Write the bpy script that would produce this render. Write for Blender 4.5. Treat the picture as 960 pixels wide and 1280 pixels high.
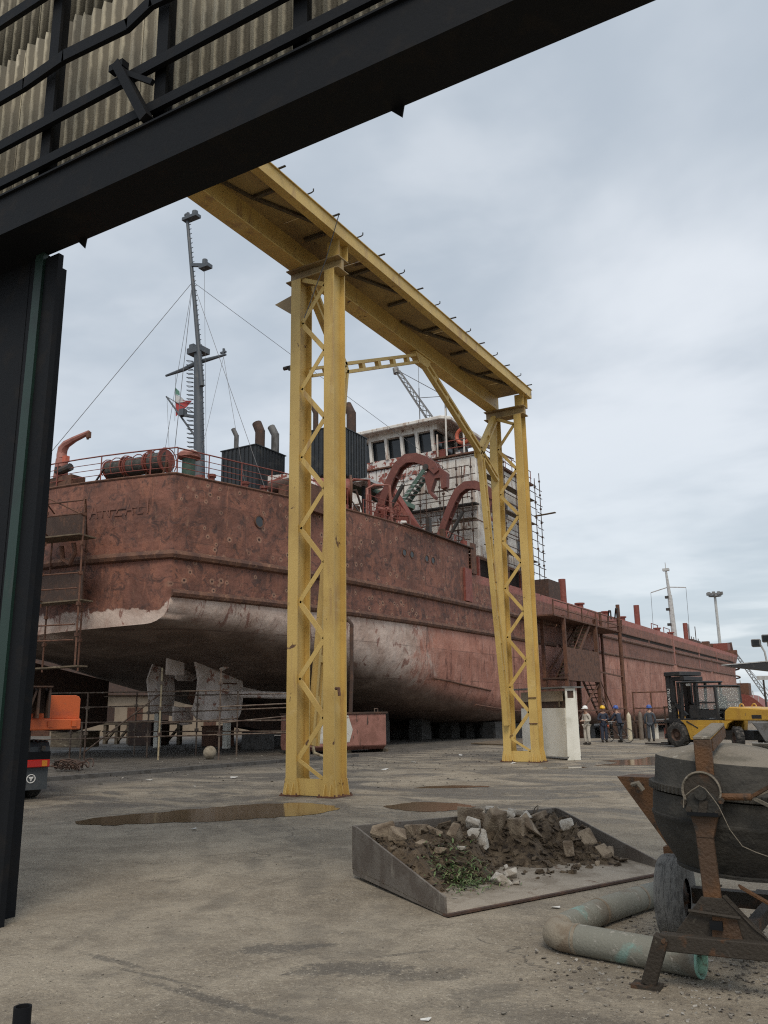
import bpy, bmesh, math, random
from mathutils import Vector, Matrix, noise
R = math.radians
rnd = random.Random(7)
def text_mesh(cu, name, m, parent, mtx):
    t = bpy.data.objects.new('tmp', cu); C.objects.link(t); bpy.context.view_layer.update()
    me = bpy.data.meshes.new_from_object(t.evaluated_get(bpy.context.evaluated_depsgraph_get())); bpy.data.objects.remove(t)
    me.materials.clear(); me.materials.append(m); o = bpy.data.objects.new(name, me); C.objects.link(o); o.parent = parent; o.matrix_local = mtx; return o
for o in list(bpy.data.objects): bpy.data.objects.remove(o)
sc = bpy.context.scene
C = sc.collection

# ------------------------------------------------------------------ camera
PITCH, ROLL, YAW = .231718, -.01496, .528921
cy, sy = math.cos(YAW), math.sin(YAW)
fw = Vector((-sy*math.cos(PITCH), cy*math.cos(PITCH), math.sin(PITCH)))
rt = Vector((cy, sy, 0)); up = rt.cross(fw)
r2 = rt*math.cos(ROLL)+up*math.sin(ROLL); u2 = up*math.cos(ROLL)-rt*math.sin(ROLL)
cd = bpy.data.cameras.new('camera'); cam = bpy.data.objects.new('camera', cd); C.objects.link(cam)
cd.sensor_fit = 'VERTICAL'; cd.sensor_height = 24; cd.lens = 1047.6/1280*24
cd.clip_start = .05; cd.clip_end = 6000
cam.matrix_world = Matrix(((r2.x, u2.x, -fw.x, 0), (r2.y, u2.y, -fw.y, 0), (r2.z, u2.z, -fw.z, 1.75), (0, 0, 0, 1)))
sc.camera = cam

# ------------------------------------------------------------------ world, sun, exposure
SUN_EL, SUN_AZ = R(52), R(150)          # azimuth measured clockwise from +Y
w = bpy.data.worlds.new('World'); sc.world = w; w.use_nodes = True
nt = w.node_tree; nt.nodes.clear()
def N(t, typ, **k):
    n = t.nodes.new(typ)
    for a, b in k.items(): setattr(n, a, b)
    return n
def math_node(t, op, a, b=None, c=None, clamp=False):
    n = N(t, 'ShaderNodeMath', operation=op, use_clamp=clamp)
    for i, v in enumerate((a, b, c)):
        if v is None: continue
        if isinstance(v, (int, float)): n.inputs[i].default_value = v
        else: t.links.new(v, n.inputs[i])
    return n.outputs[0]
def mixc(t, f, a, b, mode='MIX'):
    n = N(t, 'ShaderNodeMix', data_type='RGBA', blend_type=mode, clamp_factor=True)
    for i, v in ((0, f), (6, a), (7, b)):
        if isinstance(v, (int, float)): n.inputs[i].default_value = v
        elif isinstance(v, tuple): n.inputs[i].default_value = (*v[:3], 1)
        else: t.links.new(v, n.inputs[i])
    return n.outputs[2]
def smooth(t, v, lo, hi):
    n = N(t, 'ShaderNodeMapRange', interpolation_type='SMOOTHSTEP', clamp=True)
    t.links.new(v, n.inputs[0]); n.inputs[1].default_value = lo; n.inputs[2].default_value = hi
    return n.outputs[0]
sky = N(nt, 'ShaderNodeTexSky', sky_type='NISHITA', sun_disc=False)
sky.sun_elevation = SUN_EL; sky.sun_rotation = SUN_AZ; sky.air_density = 1.2; sky.dust_density = 2.0
tc = N(nt, 'ShaderNodeTexCoord'); sep = N(nt, 'ShaderNodeSeparateXYZ'); nt.links.new(tc.outputs['Generated'], sep.inputs[0])
zz = math_node(nt, 'ADD', math_node(nt, 'MAXIMUM', sep.outputs[2], 0.0), .13)
cmb = N(nt, 'ShaderNodeCombineXYZ')
nt.links.new(math_node(nt, 'DIVIDE', sep.outputs[0], zz), cmb.inputs[0]); nt.links.new(math_node(nt, 'DIVIDE', sep.outputs[1], zz), cmb.inputs[1])
def wnoise(scale, detail, rough, dist, off):
    mp = N(nt, 'ShaderNodeMapping'); mp.inputs[1].default_value = off; mp.inputs[3].default_value = (scale, scale*1.25, scale)
    nt.links.new(cmb.outputs[0], mp.inputs[0])
    n = N(nt, 'ShaderNodeTexNoise'); n.inputs['Scale'].default_value = 1; n.inputs['Detail'].default_value = detail
    n.inputs['Roughness'].default_value = rough; n.inputs['Distortion'].default_value = dist
    nt.links.new(mp.outputs[0], n.inputs[0]); return n.outputs[0]
n1 = wnoise(.55, 6, .52, .25, (1.3, 4.1, 0)); n2 = wnoise(1.7, 5, .5, .2, (7, 2, 3)); n3 = wnoise(.9, 5, .55, .3, (3, 9, 1))
cl = mixc(nt, smooth(nt, n1, .40, .61), (3.75, 4.25, 4.8), (6.05, 6.4, 6.8))
cl = mixc(nt, math_node(nt, 'MULTIPLY', smooth(nt, n2, .48, .70), .40), cl, (6.6, 6.9, 7.25))
low = math_node(nt, 'SUBTRACT', 1.0, smooth(nt, sep.outputs[2], .02, .36))
cl = mixc(nt, math_node(nt, 'MULTIPLY', low, .8), cl, mixc(nt, smooth(nt, n3, .42, .60), (4.1, 4.75, 5.25), (6.0, 6.5, 6.85)))
nis = N(nt, 'ShaderNodeVectorMath', operation='MINIMUM'); nt.links.new(sky.outputs[0], nis.inputs[0]); nis.inputs[1].default_value = (9, 9, 9)
col = mixc(nt, .9, nis.outputs[0], cl)
bg = N(nt, 'ShaderNodeBackground'); bg.inputs[1].default_value = .1; nt.links.new(col, bg.inputs[0])
wo = N(nt, 'ShaderNodeOutputWorld'); nt.links.new(bg.outputs[0], wo.inputs[0])
sd = bpy.data.lights.new('sun', 'SUN'); sd.energy = 1.35; sd.angle = R(24); sd.color = (1, .90, .76)
so = bpy.data.objects.new('sun', sd); C.objects.link(so)
sv = Vector((math.sin(SUN_AZ)*math.cos(SUN_EL), math.cos(SUN_AZ)*math.cos(SUN_EL), math.sin(SUN_EL)))
sc.cycles.use_denoising = False; sc.cycles.filter_width = 1.15
so.rotation_euler = (-sv).to_track_quat('-Z', 'Y').to_euler()
vs = sc.view_settings; vs.view_transform = 'Standard'; vs.look = 'None'; vs.exposure = .44; vs.gamma = 1; vs.use_curve_mapping = False

# ------------------------------------------------------------------ materials
def mat(name, base, layers=(), rough=.6, metal=0.0, bump=None, coord='Object', rvar=0.0):
    """layers: (colour, scale, lo, hi[, opts]) noise patches painted one over another"""
    m = bpy.data.materials.new(name); m.use_nodes = True; t = m.node_tree
    b = t.nodes['Principled BSDF']; b.inputs['Roughness'].default_value = rough; b.inputs['Metallic'].default_value = metal
    tcn = N(t, 'ShaderNodeTexCoord'); geo = N(t, 'ShaderNodeNewGeometry')
    src = geo.outputs['Position'] if coord == 'World' else tcn.outputs['Object']
    c = base
    for i, L in enumerate(layers):
        cc, s, lo, hi = L[:4]; o = L[4] if len(L) > 4 else {}
        mp = N(t, 'ShaderNodeMapping'); mp.inputs[3].default_value = s if isinstance(s, tuple) else (s, s, s)
        mp.inputs[1].default_value = (i*3.7+len(name), i*1.9, i*5.3); t.links.new(src, mp.inputs[0])
        n = N(t, 'ShaderNodeTexNoise'); n.inputs['Scale'].default_value = 1
        n.inputs['Detail'].default_value = o.get('d', 5); n.inputs['Roughness'].default_value = o.get('r', .6); n.inputs['Distortion'].default_value = o.get('w', .3)
        t.links.new(mp.outputs[0], n.inputs[0])
        f = smooth(t, n.outputs[0], lo, hi)
        if o.get('k', 1) != 1: f = math_node(t, 'MULTIPLY', f, o['k'])
        c = mixc(t, f, c, cc)
    if isinstance(c, tuple): b.inputs['Base Color'].default_value = (*c, 1)
    else: t.links.new(c, b.inputs['Base Color'])
    if bump:
        n = N(t, 'ShaderNodeTexNoise'); n.inputs['Scale'].default_value = bump[1]; n.inputs['Detail'].default_value = 5
        t.links.new(src, n.inputs[0]); bp = N(t, 'ShaderNodeBump'); bp.inputs[0].default_value = bump[0]; bp.inputs[1].default_value = bump[2] if len(bump) > 2 else .02
        t.links.new(n.outputs[0], bp.inputs['Height']); t.links.new(bp.outputs[0], b.inputs['Normal'])
        if rvar:
            t.links.new(math_node(t, 'ADD', math_node(t, 'MULTIPLY', n.outputs[0], rvar), rough-rvar*.5), b.inputs['Roughness'])
    return m
RUST = (.11, .047, .027)
M = {}
M['yellow'] = mat('weathered yellow paint', (.60, .42, .135), [((.51, .345, .105), .8, .4, .65), ((.40, .255, .10), (3, 3, .5), .54, .72), ((.12, .06, .028), 2.6, .655, .70, {'d': 10}), ((.6, .45, .2), 1.4, .62, .7, {'k': .4}), ((.22, .13, .05), 9, .64, .76, {'k': .6})], .5, bump=(.12, 25))
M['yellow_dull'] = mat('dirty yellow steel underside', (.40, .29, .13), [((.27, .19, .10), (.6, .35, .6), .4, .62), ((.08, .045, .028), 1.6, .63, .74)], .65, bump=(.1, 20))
M['dark_steel'] = mat('dark steel', (.035, .032, .03), [((.07, .045, .03), 3, .5, .7)], .6, bump=(.15, 30))
M['black'] = mat('black painted steel', (.009, .010, .012), [((.014, .013, .013), 4, .5, .7)], .6, bump=(.1, 30))
M['green_dark'] = mat('dark green paint', (.009, .030, .022), [((.006, .016, .013), 2, .45, .7), ((.03, .036, .03), (6, 6, 1), .6, .75)], .5)
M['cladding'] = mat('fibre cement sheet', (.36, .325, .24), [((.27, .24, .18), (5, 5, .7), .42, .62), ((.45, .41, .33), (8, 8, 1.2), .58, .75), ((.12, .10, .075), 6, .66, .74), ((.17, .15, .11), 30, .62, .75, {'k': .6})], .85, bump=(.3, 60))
for q_ in ('black',): M[q_].node_tree.nodes['Principled BSDF'].inputs['Specular IOR Level'].default_value = .12
M['arch_red'] = mat('dull red oxide paint', (.15, .048, .036), [((.20, .075, .055), 2, .5, .7), ((.07, .03, .024), 5, .58, .7)], .6, bump=(.2, 20))
M['void'] = mat('dark sooty opening', (.02, .013, .01), [], .95)  # near-black colour stands in for the shade inside openings
M['red_paint'] = mat('red oxide paint', (.20, .052, .037), [((.27, .09, .065), 3, .5, .7), ((.09, .03, .02), 5, .56, .7)], .6, bump=(.2, 20))
M['red_pale'] = mat('faded pink red primer', (.34, .145, .115), [((.25, .095, .07), 2, .45, .65), ((.16, .06, .04), 5, .6, .72)], .65, bump=(.15, 20))
M['bar_dark'] = mat('dull brown steel', (.10, .08, .055), [((.06, .045, .035), 4, .5, .65)], .7)
M['strake'] = mat('rusty rubbing strake', (.145, .07, .043), [((.085, .042, .03), 2, .42, .6), ((.25, .14, .085), 5, .56, .7), ((.06, .033, .025), 9, .6, .7)], .75, bump=(.4, 20))
M['rust'] = mat('rusted steel', (.13, .06, .036), [((.075, .035, .023), 3, .45, .62), ((.22, .12, .07), 8, .6, .72)], .8, bump=(.4, 40))
M['rust_dark'] = mat('dark rusted steel', (.06, .036, .027), [((.10, .052, .033), 4, .5, .66)], .8, bump=(.4, 40))
M['scaf'] = mat('scaffold tube', (.14, .105, .08), [((.075, .045, .032), 4, .45, .6), ((.25, .23, .2), 7, .62, .7)], .6, metal=.2)
M['scaf_pale'] = mat('pale scaffold tube', (.36, .30, .19), [((.2, .15, .09), 4, .5, .65)], .6)
M['white_old'] = mat('old white ship paint', (.70, .675, .63), [((.55, .51, .465), 1.2, .42, .62), ((.42, .33, .27), (2.6, 2.6, .35), .52, .66, {'d': 9}), ((.20, .10, .07), (5, 5, 1.0), .60, .66, {'d': 9}), ((.12, .06, .045), (9, 9, 2.2), .64, .69)], .6, bump=(.15, 20))
M['white_patch'] = mat('white paint flaking to red', (.60, .57, .54), [((.24, .07, .05), 2.6, .49, .53, {'d': 8}), ((.10, .05, .04), 6, .62, .68)], .6)
M['white_clean'] = mat('cream white sheet metal', (.78, .76, .68), [((.6, .58, .5), 1, .45, .7), ((.5, .46, .38), (2, 2, .5), .62, .78)], .45)
M['casing'] = mat('blue black funnel casing', (.022, .026, .031), [((.045, .047, .048), 2, .5, .7)], .55, bump=(.1, 15))
M['window'] = mat('dark wheelhouse glass', (.02, .024, .028), [], .12)
M['grey_steel'] = mat('grey steel', (.22, .22, .22), [((.14, .13, .12), 3, .45, .65), ((.13, .07, .045), 4, .62, .72)], .5, metal=.3)
M['pale_steel'] = mat('pale galvanised steel', (.50, .51, .50), [((.38, .38, .37), 3, .45, .65)], .5, metal=.2)
M['mast_blue'] = mat('grey blue mast paint', (.075, .088, .105), [((.12, .13, .14), 3, .55, .7), ((.10, .05, .035), 4, .62, .72)], .55)
M['nozzle'] = mat('pale chalky nozzle plate', (.70, .62, .575), [((.52, .45, .40), 1.2, .42, .62), ((.32, .16, .12), 2.0, .57, .64, {'d': 8}), ((.56, .52, .49), 4, .62, .72)], .75, bump=(.3, 15))
M['tyre'] = mat('dusty rubber', (.03, .029, .028), [((.11, .10, .09), 9, .48, .68)], .85, bump=(.3, 60))
M['tyre_grey'] = mat('cement dusted rubber', (.17, .163, .15), [((.10, .096, .09), (70, 14, 14), .48, .62), ((.07, .067, .062), 10, .52, .68)], .9, bump=(.4, 70))
M['orange'] = mat('orange truck paint', (.62, .125, .03), [((.48, .10, .035), 3, .5, .7), ((.22, .11, .06), 6, .66, .74)], .45)
M['plastic'] = mat('black grey plastic', (.045, .053, .06), [((.075, .078, .08), 5, .5, .7)], .55)
M['lamp_red'] = mat('red lamp lens', (.45, .02, .015), [], .2)
M['lamp_amber'] = mat('amber lamp lens', (.6, .22, .02), [], .2)
M['lamp_white'] = mat('clear lamp lens', (.7, .7, .68), [], .2)
M['fork_yellow'] = mat('forklift yellow paint', (.56, .33, .05), [((.48, .27, .05), 1.5, .45, .65), ((.25, .16, .07), 3, .6, .72), ((.08, .06, .045), 9, .66, .75)], .45)
M['fork_black'] = mat('forklift black paint', (.028, .029, .031), [((.06, .056, .05), 4, .52, .7)], .5)
M['glass'] = None
M['mixer'] = mat('cement caked dark drum', (.026, .024, .020), [((.045, .041, .034), 3.5, .45, .66), ((.014, .013, .011), (2.5, 2.5, 6), .55, .68), ((.085, .08, .07), 30, .66, .78)], .8, bump=(.5, 45))
M['mixer_top'] = mat('cement dusted drum lid', (.19, .165, .13), [((.12, .105, .08), 4, .45, .65), ((.09, .08, .065), 60, .6, .72), ((.33, .31, .27), 14, .62, .75)], .9, bump=(.5, 60))
M['mixer_orange'] = mat('dirty orange mixer frame', (.105, .047, .016), [((.06, .032, .016), 3, .42, .6), ((.028, .02, .014), 6, .56, .68), ((.17, .13, .085), 26, .68, .78)], .7, bump=(.5, 50))
M['mixer_frame'] = mat('grimy mixer chassis', (.030, .023, .016), [((.075, .035, .015), 6, .54, .66), ((.09, .08, .06), 14, .64, .76)], .8, bump=(.5, 50))
M['bucket'] = mat('scraped steel plate', (.155, .135, .115), [((.11, .09, .074), 3, .42, .6), ((.21, .185, .155), (9, 9, 3), .58, .72), ((.085, .05, .034), 4.5, .62, .72)], .65, metal=.1, bump=(.3, 40))
M['bucket_floor'] = mat('dusty steel floor', (.29, .25, .20), [((.2, .165, .125), 2.5, .42, .62), ((.13, .08, .05), 5, .6, .72), ((.36, .32, .27), 12, .6, .74)], .85, bump=(.4, 40))
M['soil'] = mat('dark brown soil', (.085, .06, .037), [((.15, .11, .07), 7, .46, .64), ((.028, .019, .013), 14, .5, .66), ((.16, .125, .09), 40, .64, .74)], .95, bump=(1, 40, .03))
M['rock_pale'] = mat('pale broken concrete', (.52, .48, .42), [((.34, .295, .24), 8, .42, .62), ((.13, .10, .07), 6, .58, .68), ((.52, .5, .46), 25, .62, .74)], .9, bump=(.8, 45))
M['rock_brown'] = mat('soil stained stone', (.28, .22, .155), [((.15, .11, .075), 5, .45, .65), ((.34, .28, .21), 18, .58, .72)], .95, bump=(.8, 45))
M['weed'] = mat('green weed leaf', (.10, .16, .05), [((.22, .22, .10), 15, .5, .65), ((.04, .07, .024), 9, .5, .66)], .6)
M['pipe'] = mat('dusty pale green pipe', (.18, .178, .148), [((.17, .265, .235), 1.3, .60, .66, {'d': 8}), ((.15, .13, .10), 4, .52, .66), ((.36, .34, .3), 18, .58, .74)], .75, bump=(.3, 50))
M['pipe_rim'] = mat('pale green pipe coating', (.23, .42, .34), [((.15, .17, .13), 9, .5, .62)], .6)
M['pipe_joint'] = mat('dusty brown pipe elbow', (.24, .205, .155), [((.17, .13, .09), 5, .45, .62)], .8, bump=(.4, 50))
M['tank'] = mat('pink red tank paint', (.31, .145, .115), [((.23, .105, .08), 2.2, .42, .6), ((.075, .045, .035), (4, 4, 1.2), .62, .68, {'d': 8}), ((.16, .09, .06), 1.2, .62, .72)], .65, bump=(.25, 25))
M['tank_white'] = mat('chalk white tank patch', (.55, .54, .50), [((.40, .37, .33), 3, .5, .66), ((.2, .1, .08), 5, .64, .7)], .7)
M['wood'] = mat('grey timber', (.15, .115, .075), [((.09, .068, .045), (2, 12, 12), .42, .62), ((.3, .25, .18), (3, 14, 14), .6, .72)], .85, bump=(.4, 30))
M['concrete_block'] = mat('dark concrete block', (.10, .095, .09), [((.06, .055, .05), 3, .45, .65)], .9, bump=(.4, 20))
M['wall_beige'] = mat('beige rendered wall', (.36, .285, .205), [((.28, .22, .155), .5, .45, .65), ((.3, .24, .18), 1.6, .6, .74)], .85)
M['roof_grey'] = mat('grey roof sheet', (.16, .155, .15), [((.10, .098, .095), 2, .45, .65)], .75)
M['skin'] = mat('skin', (.36, .21, .145), [], .55)
M['navy'] = mat('navy work cloth', (.028, .036, .06), [((.05, .058, .08), 6, .5, .7)], .85)
M['navy_grey'] = mat('grey navy work cloth', (.05, .058, .072), [((.085, .09, .1), 6, .5, .7)], .85)
M['beige_cloth'] = mat('beige work cloth', (.48, .44, .38), [((.36, .33, .28), 6, .5, .7)], .85)
M['boots'] = mat('dark leather', (.03, .025, .02), [((.1, .08, .06), 10, .55, .7)], .7)
M['helmet_white'] = mat('white helmet plastic', (.8, .8, .78), [], .35)
M['helmet_yellow'] = mat('yellow helmet plastic', (.75, .45, .03), [], .35)
M['helmet_blue'] = mat('blue helmet plastic', (.05, .10, .34), [], .35)
M['cyl_cream'] = mat('cream cylinder paint', (.55, .49, .36), [((.4, .34, .25), 6, .5, .7)], .5)
M['cyl_brown'] = mat('brown cylinder paint', (.15, .12, .095), [((.09, .07, .055), 6, .5, .7)], .6)
M['cloth_pale'] = mat('pale canvas', (.50, .44, .38), [((.36, .31, .26), 1.2, .45, .65)], .9)
M['float_dust'] = mat('dusty float skin', (.27, .235, .18), [((.17, .145, .11), 6, .45, .62)], .9)
M['stack_grey'] = mat('sooty grey exhaust', (.13, .13, .13), [((.06, .058, .056), (3, 3, 1), .45, .62)], .7)
M['rope'] = mat('dark rope', (.055, .055, .05), [((.10, .10, .09), 8, .48, .66)], .9, bump=(.8, 40))
M['green_vent'] = mat('faded green paint', (.055, .10, .075), [((.09, .13, .11), 4, .5, .7), ((.12, .05, .03), 5, .62, .7)], .6)
M['ring_orange'] = mat('faded orange red ring', (.50, .12, .065), [((.38, .09, .05), 5, .5, .7)], .55)
M['flag_red'] = mat('faded red flag cloth', (.42, .06, .06), [], .85)
M['flag_white'] = mat('faded white flag cloth', (.62, .62, .62), [], .85)
M['flag_green'] = mat('faded green flag cloth', (.12, .26, .20), [], .85)
M['wire'] = mat('thin grey wire', (.10, .10, .105), [], .6)
M['white_mark'] = mat('white print', (.72, .72, .70), [], .6)
M['litter'] = mat('white litter', (.62, .61, .58), [((.4, .39, .36), 9, .5, .7)], .8)
M['gravel'] = mat('loose gravel', (.21, .19, .16), [((.32, .30, .27), 2.0, .5, .56), ((.12, .105, .09), 3.1, .56, .62)], .95)
M['gravel_dark'] = mat('dark loose stones', (.11, .095, .08), [((.2, .18, .15), 2.0, .55, .6)], .95)
m = bpy.data.materials.new('cab glass'); m.use_nodes = True; b = m.node_tree.nodes['Principled BSDF']
b.inputs['Base Color'].default_value = (.75, .8, .8, 1); b.inputs['Roughness'].default_value = .08; b.inputs['Transmission Weight'].default_value = .85; b.inputs['IOR'].default_value = 1.05
M['glass'] = m
m = bpy.data.materials.new('muddy puddle water'); m.use_nodes = True; b = m.node_tree.nodes['Principled BSDF']
b.inputs['Base Color'].default_value = (.15, .105, .062, 1); b.inputs['Roughness'].default_value = .10; b.inputs['IOR'].default_value = 1.33
M['puddle'] = m

def cladding_groove_shade():  # paints shade along one face of each corrugation into the sheet colour
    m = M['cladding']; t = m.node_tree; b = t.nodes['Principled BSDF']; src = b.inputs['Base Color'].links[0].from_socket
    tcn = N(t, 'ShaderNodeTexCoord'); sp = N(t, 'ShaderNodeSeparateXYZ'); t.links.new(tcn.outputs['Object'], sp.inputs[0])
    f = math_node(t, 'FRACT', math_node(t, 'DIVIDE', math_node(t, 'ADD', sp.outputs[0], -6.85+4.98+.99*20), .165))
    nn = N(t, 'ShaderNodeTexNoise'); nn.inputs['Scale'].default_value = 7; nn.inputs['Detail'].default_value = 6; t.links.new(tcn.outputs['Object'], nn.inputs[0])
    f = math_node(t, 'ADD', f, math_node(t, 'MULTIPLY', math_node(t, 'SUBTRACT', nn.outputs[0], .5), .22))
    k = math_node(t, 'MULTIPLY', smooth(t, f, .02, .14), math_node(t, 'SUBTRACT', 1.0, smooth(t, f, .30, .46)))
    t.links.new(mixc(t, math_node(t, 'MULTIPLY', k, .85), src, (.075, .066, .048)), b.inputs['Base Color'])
cladding_groove_shade()
def ground_material():
    m = bpy.data.materials.new('dusty yard concrete'); m.use_nodes = True; t = m.node_tree
    b = t.nodes['Principled BSDF']
    geo = N(t, 'ShaderNodeNewGeometry'); P = geo.outputs['Position']
    sp = N(t, 'ShaderNodeSeparateXYZ'); t.links.new(P, sp.inputs[0]); X, Y = sp.outputs[0], sp.outputs[1]
    def nz(scale, detail=5, rough=.6, dist=.3, rot=0, off=(0, 0, 0)):
        mp = N(t, 'ShaderNodeMapping'); mp.inputs[1].default_value = off; mp.inputs[2].default_value = (0, 0, rot)
        mp.inputs[3].default_value = scale if isinstance(scale, tuple) else (scale,)*3
        t.links.new(P, mp.inputs[0]); n = N(t, 'ShaderNodeTexNoise'); n.inputs['Scale'].default_value = 1
        n.inputs['Detail'].default_value = detail; n.inputs['Roughness'].default_value = rough; n.inputs['Distortion'].default_value = dist
        t.links.new(mp.outputs[0], n.inputs[0]); return n.outputs[0]
    mul = lambda a, k: math_node(t, 'MULTIPLY', a, k)
    c = mixc(t, smooth(t, nz(.8, 12, .75), .36, .64), (.205, .170, .126), (.345, .296, .226))
    c = mixc(t, mul(smooth(t, nz(2.2, 12, .78, .8, off=(3, 1, 0)), .5, .66), .55), c, (.135, .112, .085))
    c = mixc(t, mul(smooth(t, nz(11, 8, .75, .6, off=(8, 1, 0)), .5, .68), .6), c, (.38, .325, .24))
    # vehicle-worn dark streaks further out, following the yard direction
    far = smooth(t, math_node(t, 'ADD', Y, mul(X, -.35)), 12.5, 18)
    st = nz((.28, .42, 1), 14, .74, 1.4, rot=R(-28), off=(2, 5, 0))
    c = mixc(t, math_node(t, 'MULTIPLY', mul(smooth(t, st, .46, .56), .72), far), c, (.064, .059, .053))
    st2 = nz((.8, 1.15, 1), 14, .76, 1.2, rot=R(-22), off=(9, 5, 0))
    c = mixc(t, mul(math_node(t, 'MULTIPLY', smooth(t, st2, .55, .64), smooth(t, Y, 7, 12)), .45), c, (.09, .08, .068))
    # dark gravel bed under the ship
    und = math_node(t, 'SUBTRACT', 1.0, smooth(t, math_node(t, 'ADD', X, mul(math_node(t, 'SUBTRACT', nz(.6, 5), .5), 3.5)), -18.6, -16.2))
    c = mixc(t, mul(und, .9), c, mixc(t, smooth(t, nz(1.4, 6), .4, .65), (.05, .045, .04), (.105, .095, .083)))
    # damp stains
    def stain(x, y, rx, ry, rot, col, k, c):
        dx = math_node(t, 'SUBTRACT', X, x); dy = math_node(t, 'SUBTRACT', Y, y); ca, sa = math.cos(rot), math.sin(rot)
        a = math_node(t, 'ADD', mul(dx, ca/rx), mul(dy, sa/rx)); bb = math_node(t, 'ADD', mul(dx, -sa/ry), mul(dy, ca/ry))
        d = math_node(t, 'SQRT', math_node(t, 'ADD', math_node(t, 'MULTIPLY', a, a), math_node(t, 'MULTIPLY', bb, bb)))
        d = math_node(t, 'ADD', d, mul(math_node(t, 'SUBTRACT', nz(5.0, 14, .82, 1.4, off=(x, y, 0)), .5), 4.6))
        return mixc(t, mul(math_node(t, 'SUBTRACT', 1.0, smooth(t, d, .60, .98)), k*.8), c, col)
    for (x, y, rx, ry, rot, k) in ((-4.25, 5.55, .38, .15, .75, .8), (-4.0, 5.78, .2, .08, .7, .75), (-3.45, 5.4, .5, .2, .6, .8), (-2.95, 5.5, .4, .16, .6, .6), (-3.3, 5.9, .35, .04, .85, .6), (-3.9, 4.45, .75, .06, -.1, .75), (-4.6, 4.62, .5, .03, -.05, .7), (-2.45, 5.4, .3, .2, .9, .5), (-1.9, 5.1, .8, .25, .1, .5), (-10.5, 12.0, 2.6, 1.15, .75, .8), (-7.0, 14.3, 1.5, .5, .9, .7), (-6.8, 28.8, 1.6, 3.2, .0, .8), (-13.5, 12.2, 1.8, .3, .4, .6), (-9.0, 18.0, 2.2, .6, .5, .6), (-12.8, 16.5, 2.5, .5, .4, .55), (-5.6, 19.5, 2.0, .5, .7, .55), (-5.1, 4.75, .5, .05, -.1, .7), (-3.1, 4.3, 1.4, .25, .1, .35)):
        c = stain(x, y, rx, ry, rot, (.072, .064, .055), k, c)
    # cracks
    mp = N(t, 'ShaderNodeMapping'); mp.inputs[3].default_value = (.33, .33, .33); t.links.new(P, mp.inputs[0])
    dn = N(t, 'ShaderNodeTexNoise'); dn.inputs['Scale'].default_value = 2.2; dn.inputs['Detail'].default_value = 6; t.links.new(P, dn.inputs[0])
    ad = N(t, 'ShaderNodeVectorMath', operation='MULTIPLY_ADD'); t.links.new(dn.outputs[1], ad.inputs[0]); ad.inputs[1].default_value = (.5, .5, 0); t.links.new(mp.outputs[0], ad.inputs[2])
    vo = N(t, 'ShaderNodeTexVoronoi', feature='DISTANCE_TO_EDGE', voronoi_dimensions='2D'); vo.inputs['Scale'].default_value = 1; t.links.new(ad.outputs[0], vo.inputs[0])
    cr = math_node(t, 'SUBTRACT', 1.0, smooth(t, vo.outputs[0], .002, .012))
    cr = math_node(t, 'MULTIPLY', cr, smooth(t, nz(.5, 3, off=(4, 4, 0)), .5, .62))
    c = mixc(t, mul(cr, .55), c, (.06, .05, .042))
    # speckle
    sp1 = nz(26, 6, .85, 0); sp2 = nz(36, 6, .85, 0, off=(5, 5, 5))
    gm = smooth(t, nz(.6, 6, .6, .5, off=(6, 2, 8)), .42, .62)
    c = mixc(t, math_node(t, 'MULTIPLY', smooth(t, sp1, .54, .66), math_node(t, 'MULTIPLY_ADD', gm, .40, .52)), c, (.56, .50, .40)); c = mixc(t, math_node(t, 'MULTIPLY', smooth(t, sp2, .52, .66), math_node(t, 'MULTIPLY_ADD', gm, .30, .62)), c, (.07, .058, .045))
    # tyre tracks sweeping across the yard
    for cx, cy, r_, w_, k_ in ((-16, 2.0, 11.3, .16, .42), (-16, 2.0, 10.6, .10, .35), (-16, 2.0, 12.9, .2, .38), (3.5, 26, 17.6, .18, .45), (3.5, 26, 16.0, .14, .4), (3.5, 26, 19.2, .22, .4), (-30, -12, 31.5, .2, .4), (-30, -12, 33.3, .2, .35), (12, -4, 17.2, .13, .3)):
        dx = math_node(t, 'SUBTRACT', X, cx); dy = math_node(t, 'SUBTRACT', Y, cy)
        d = math_node(t, 'SQRT', math_node(t, 'ADD', math_node(t, 'MULTIPLY', dx, dx), math_node(t, 'MULTIPLY', dy, dy)))
        d = math_node(t, 'ABSOLUTE', math_node(t, 'SUBTRACT', math_node(t, 'ADD', d, mul(math_node(t, 'SUBTRACT', nz(.7, 4, .5, .3, off=(cx, r_, 0)), .5), .7)), r_))
        tk = math_node(t, 'MULTIPLY', math_node(t, 'SUBTRACT', 1.0, smooth(t, d, w_*.4, w_*1.3)), smooth(t, nz(1.3, 8, .7, .5, off=(r_, cy, 2)), .42, .60))
        c = mixc(t, mul(tk, k_), c, (.10, .085, .068))
    t.links.new(c, b.inputs['Base Color'])
    ro = math_node(t, 'SUBTRACT', .92, mul(math_node(t, 'MULTIPLY', smooth(t, st, .46, .58), far), .30)); t.links.new(ro, b.inputs['Roughness'])
    h = math_node(t, 'ADD', mul(nz(34, 4, .7, 0), .5), math_node(t, 'ADD', mul(nz(3, 6, .6), 1.6), mul(nz(120, 2, .6, 0), .25)))
    h = math_node(t, 'SUBTRACT', h, mul(cr, .5))
    bp = N(t, 'ShaderNodeBump'); bp.inputs[0].default_value = .8; bp.inputs[1].default_value = .05
    t.links.new(h, bp.inputs['Height']); t.links.new(bp.outputs[0], b.inputs['Normal'])
    return m
M['ground'] = ground_material()

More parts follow.
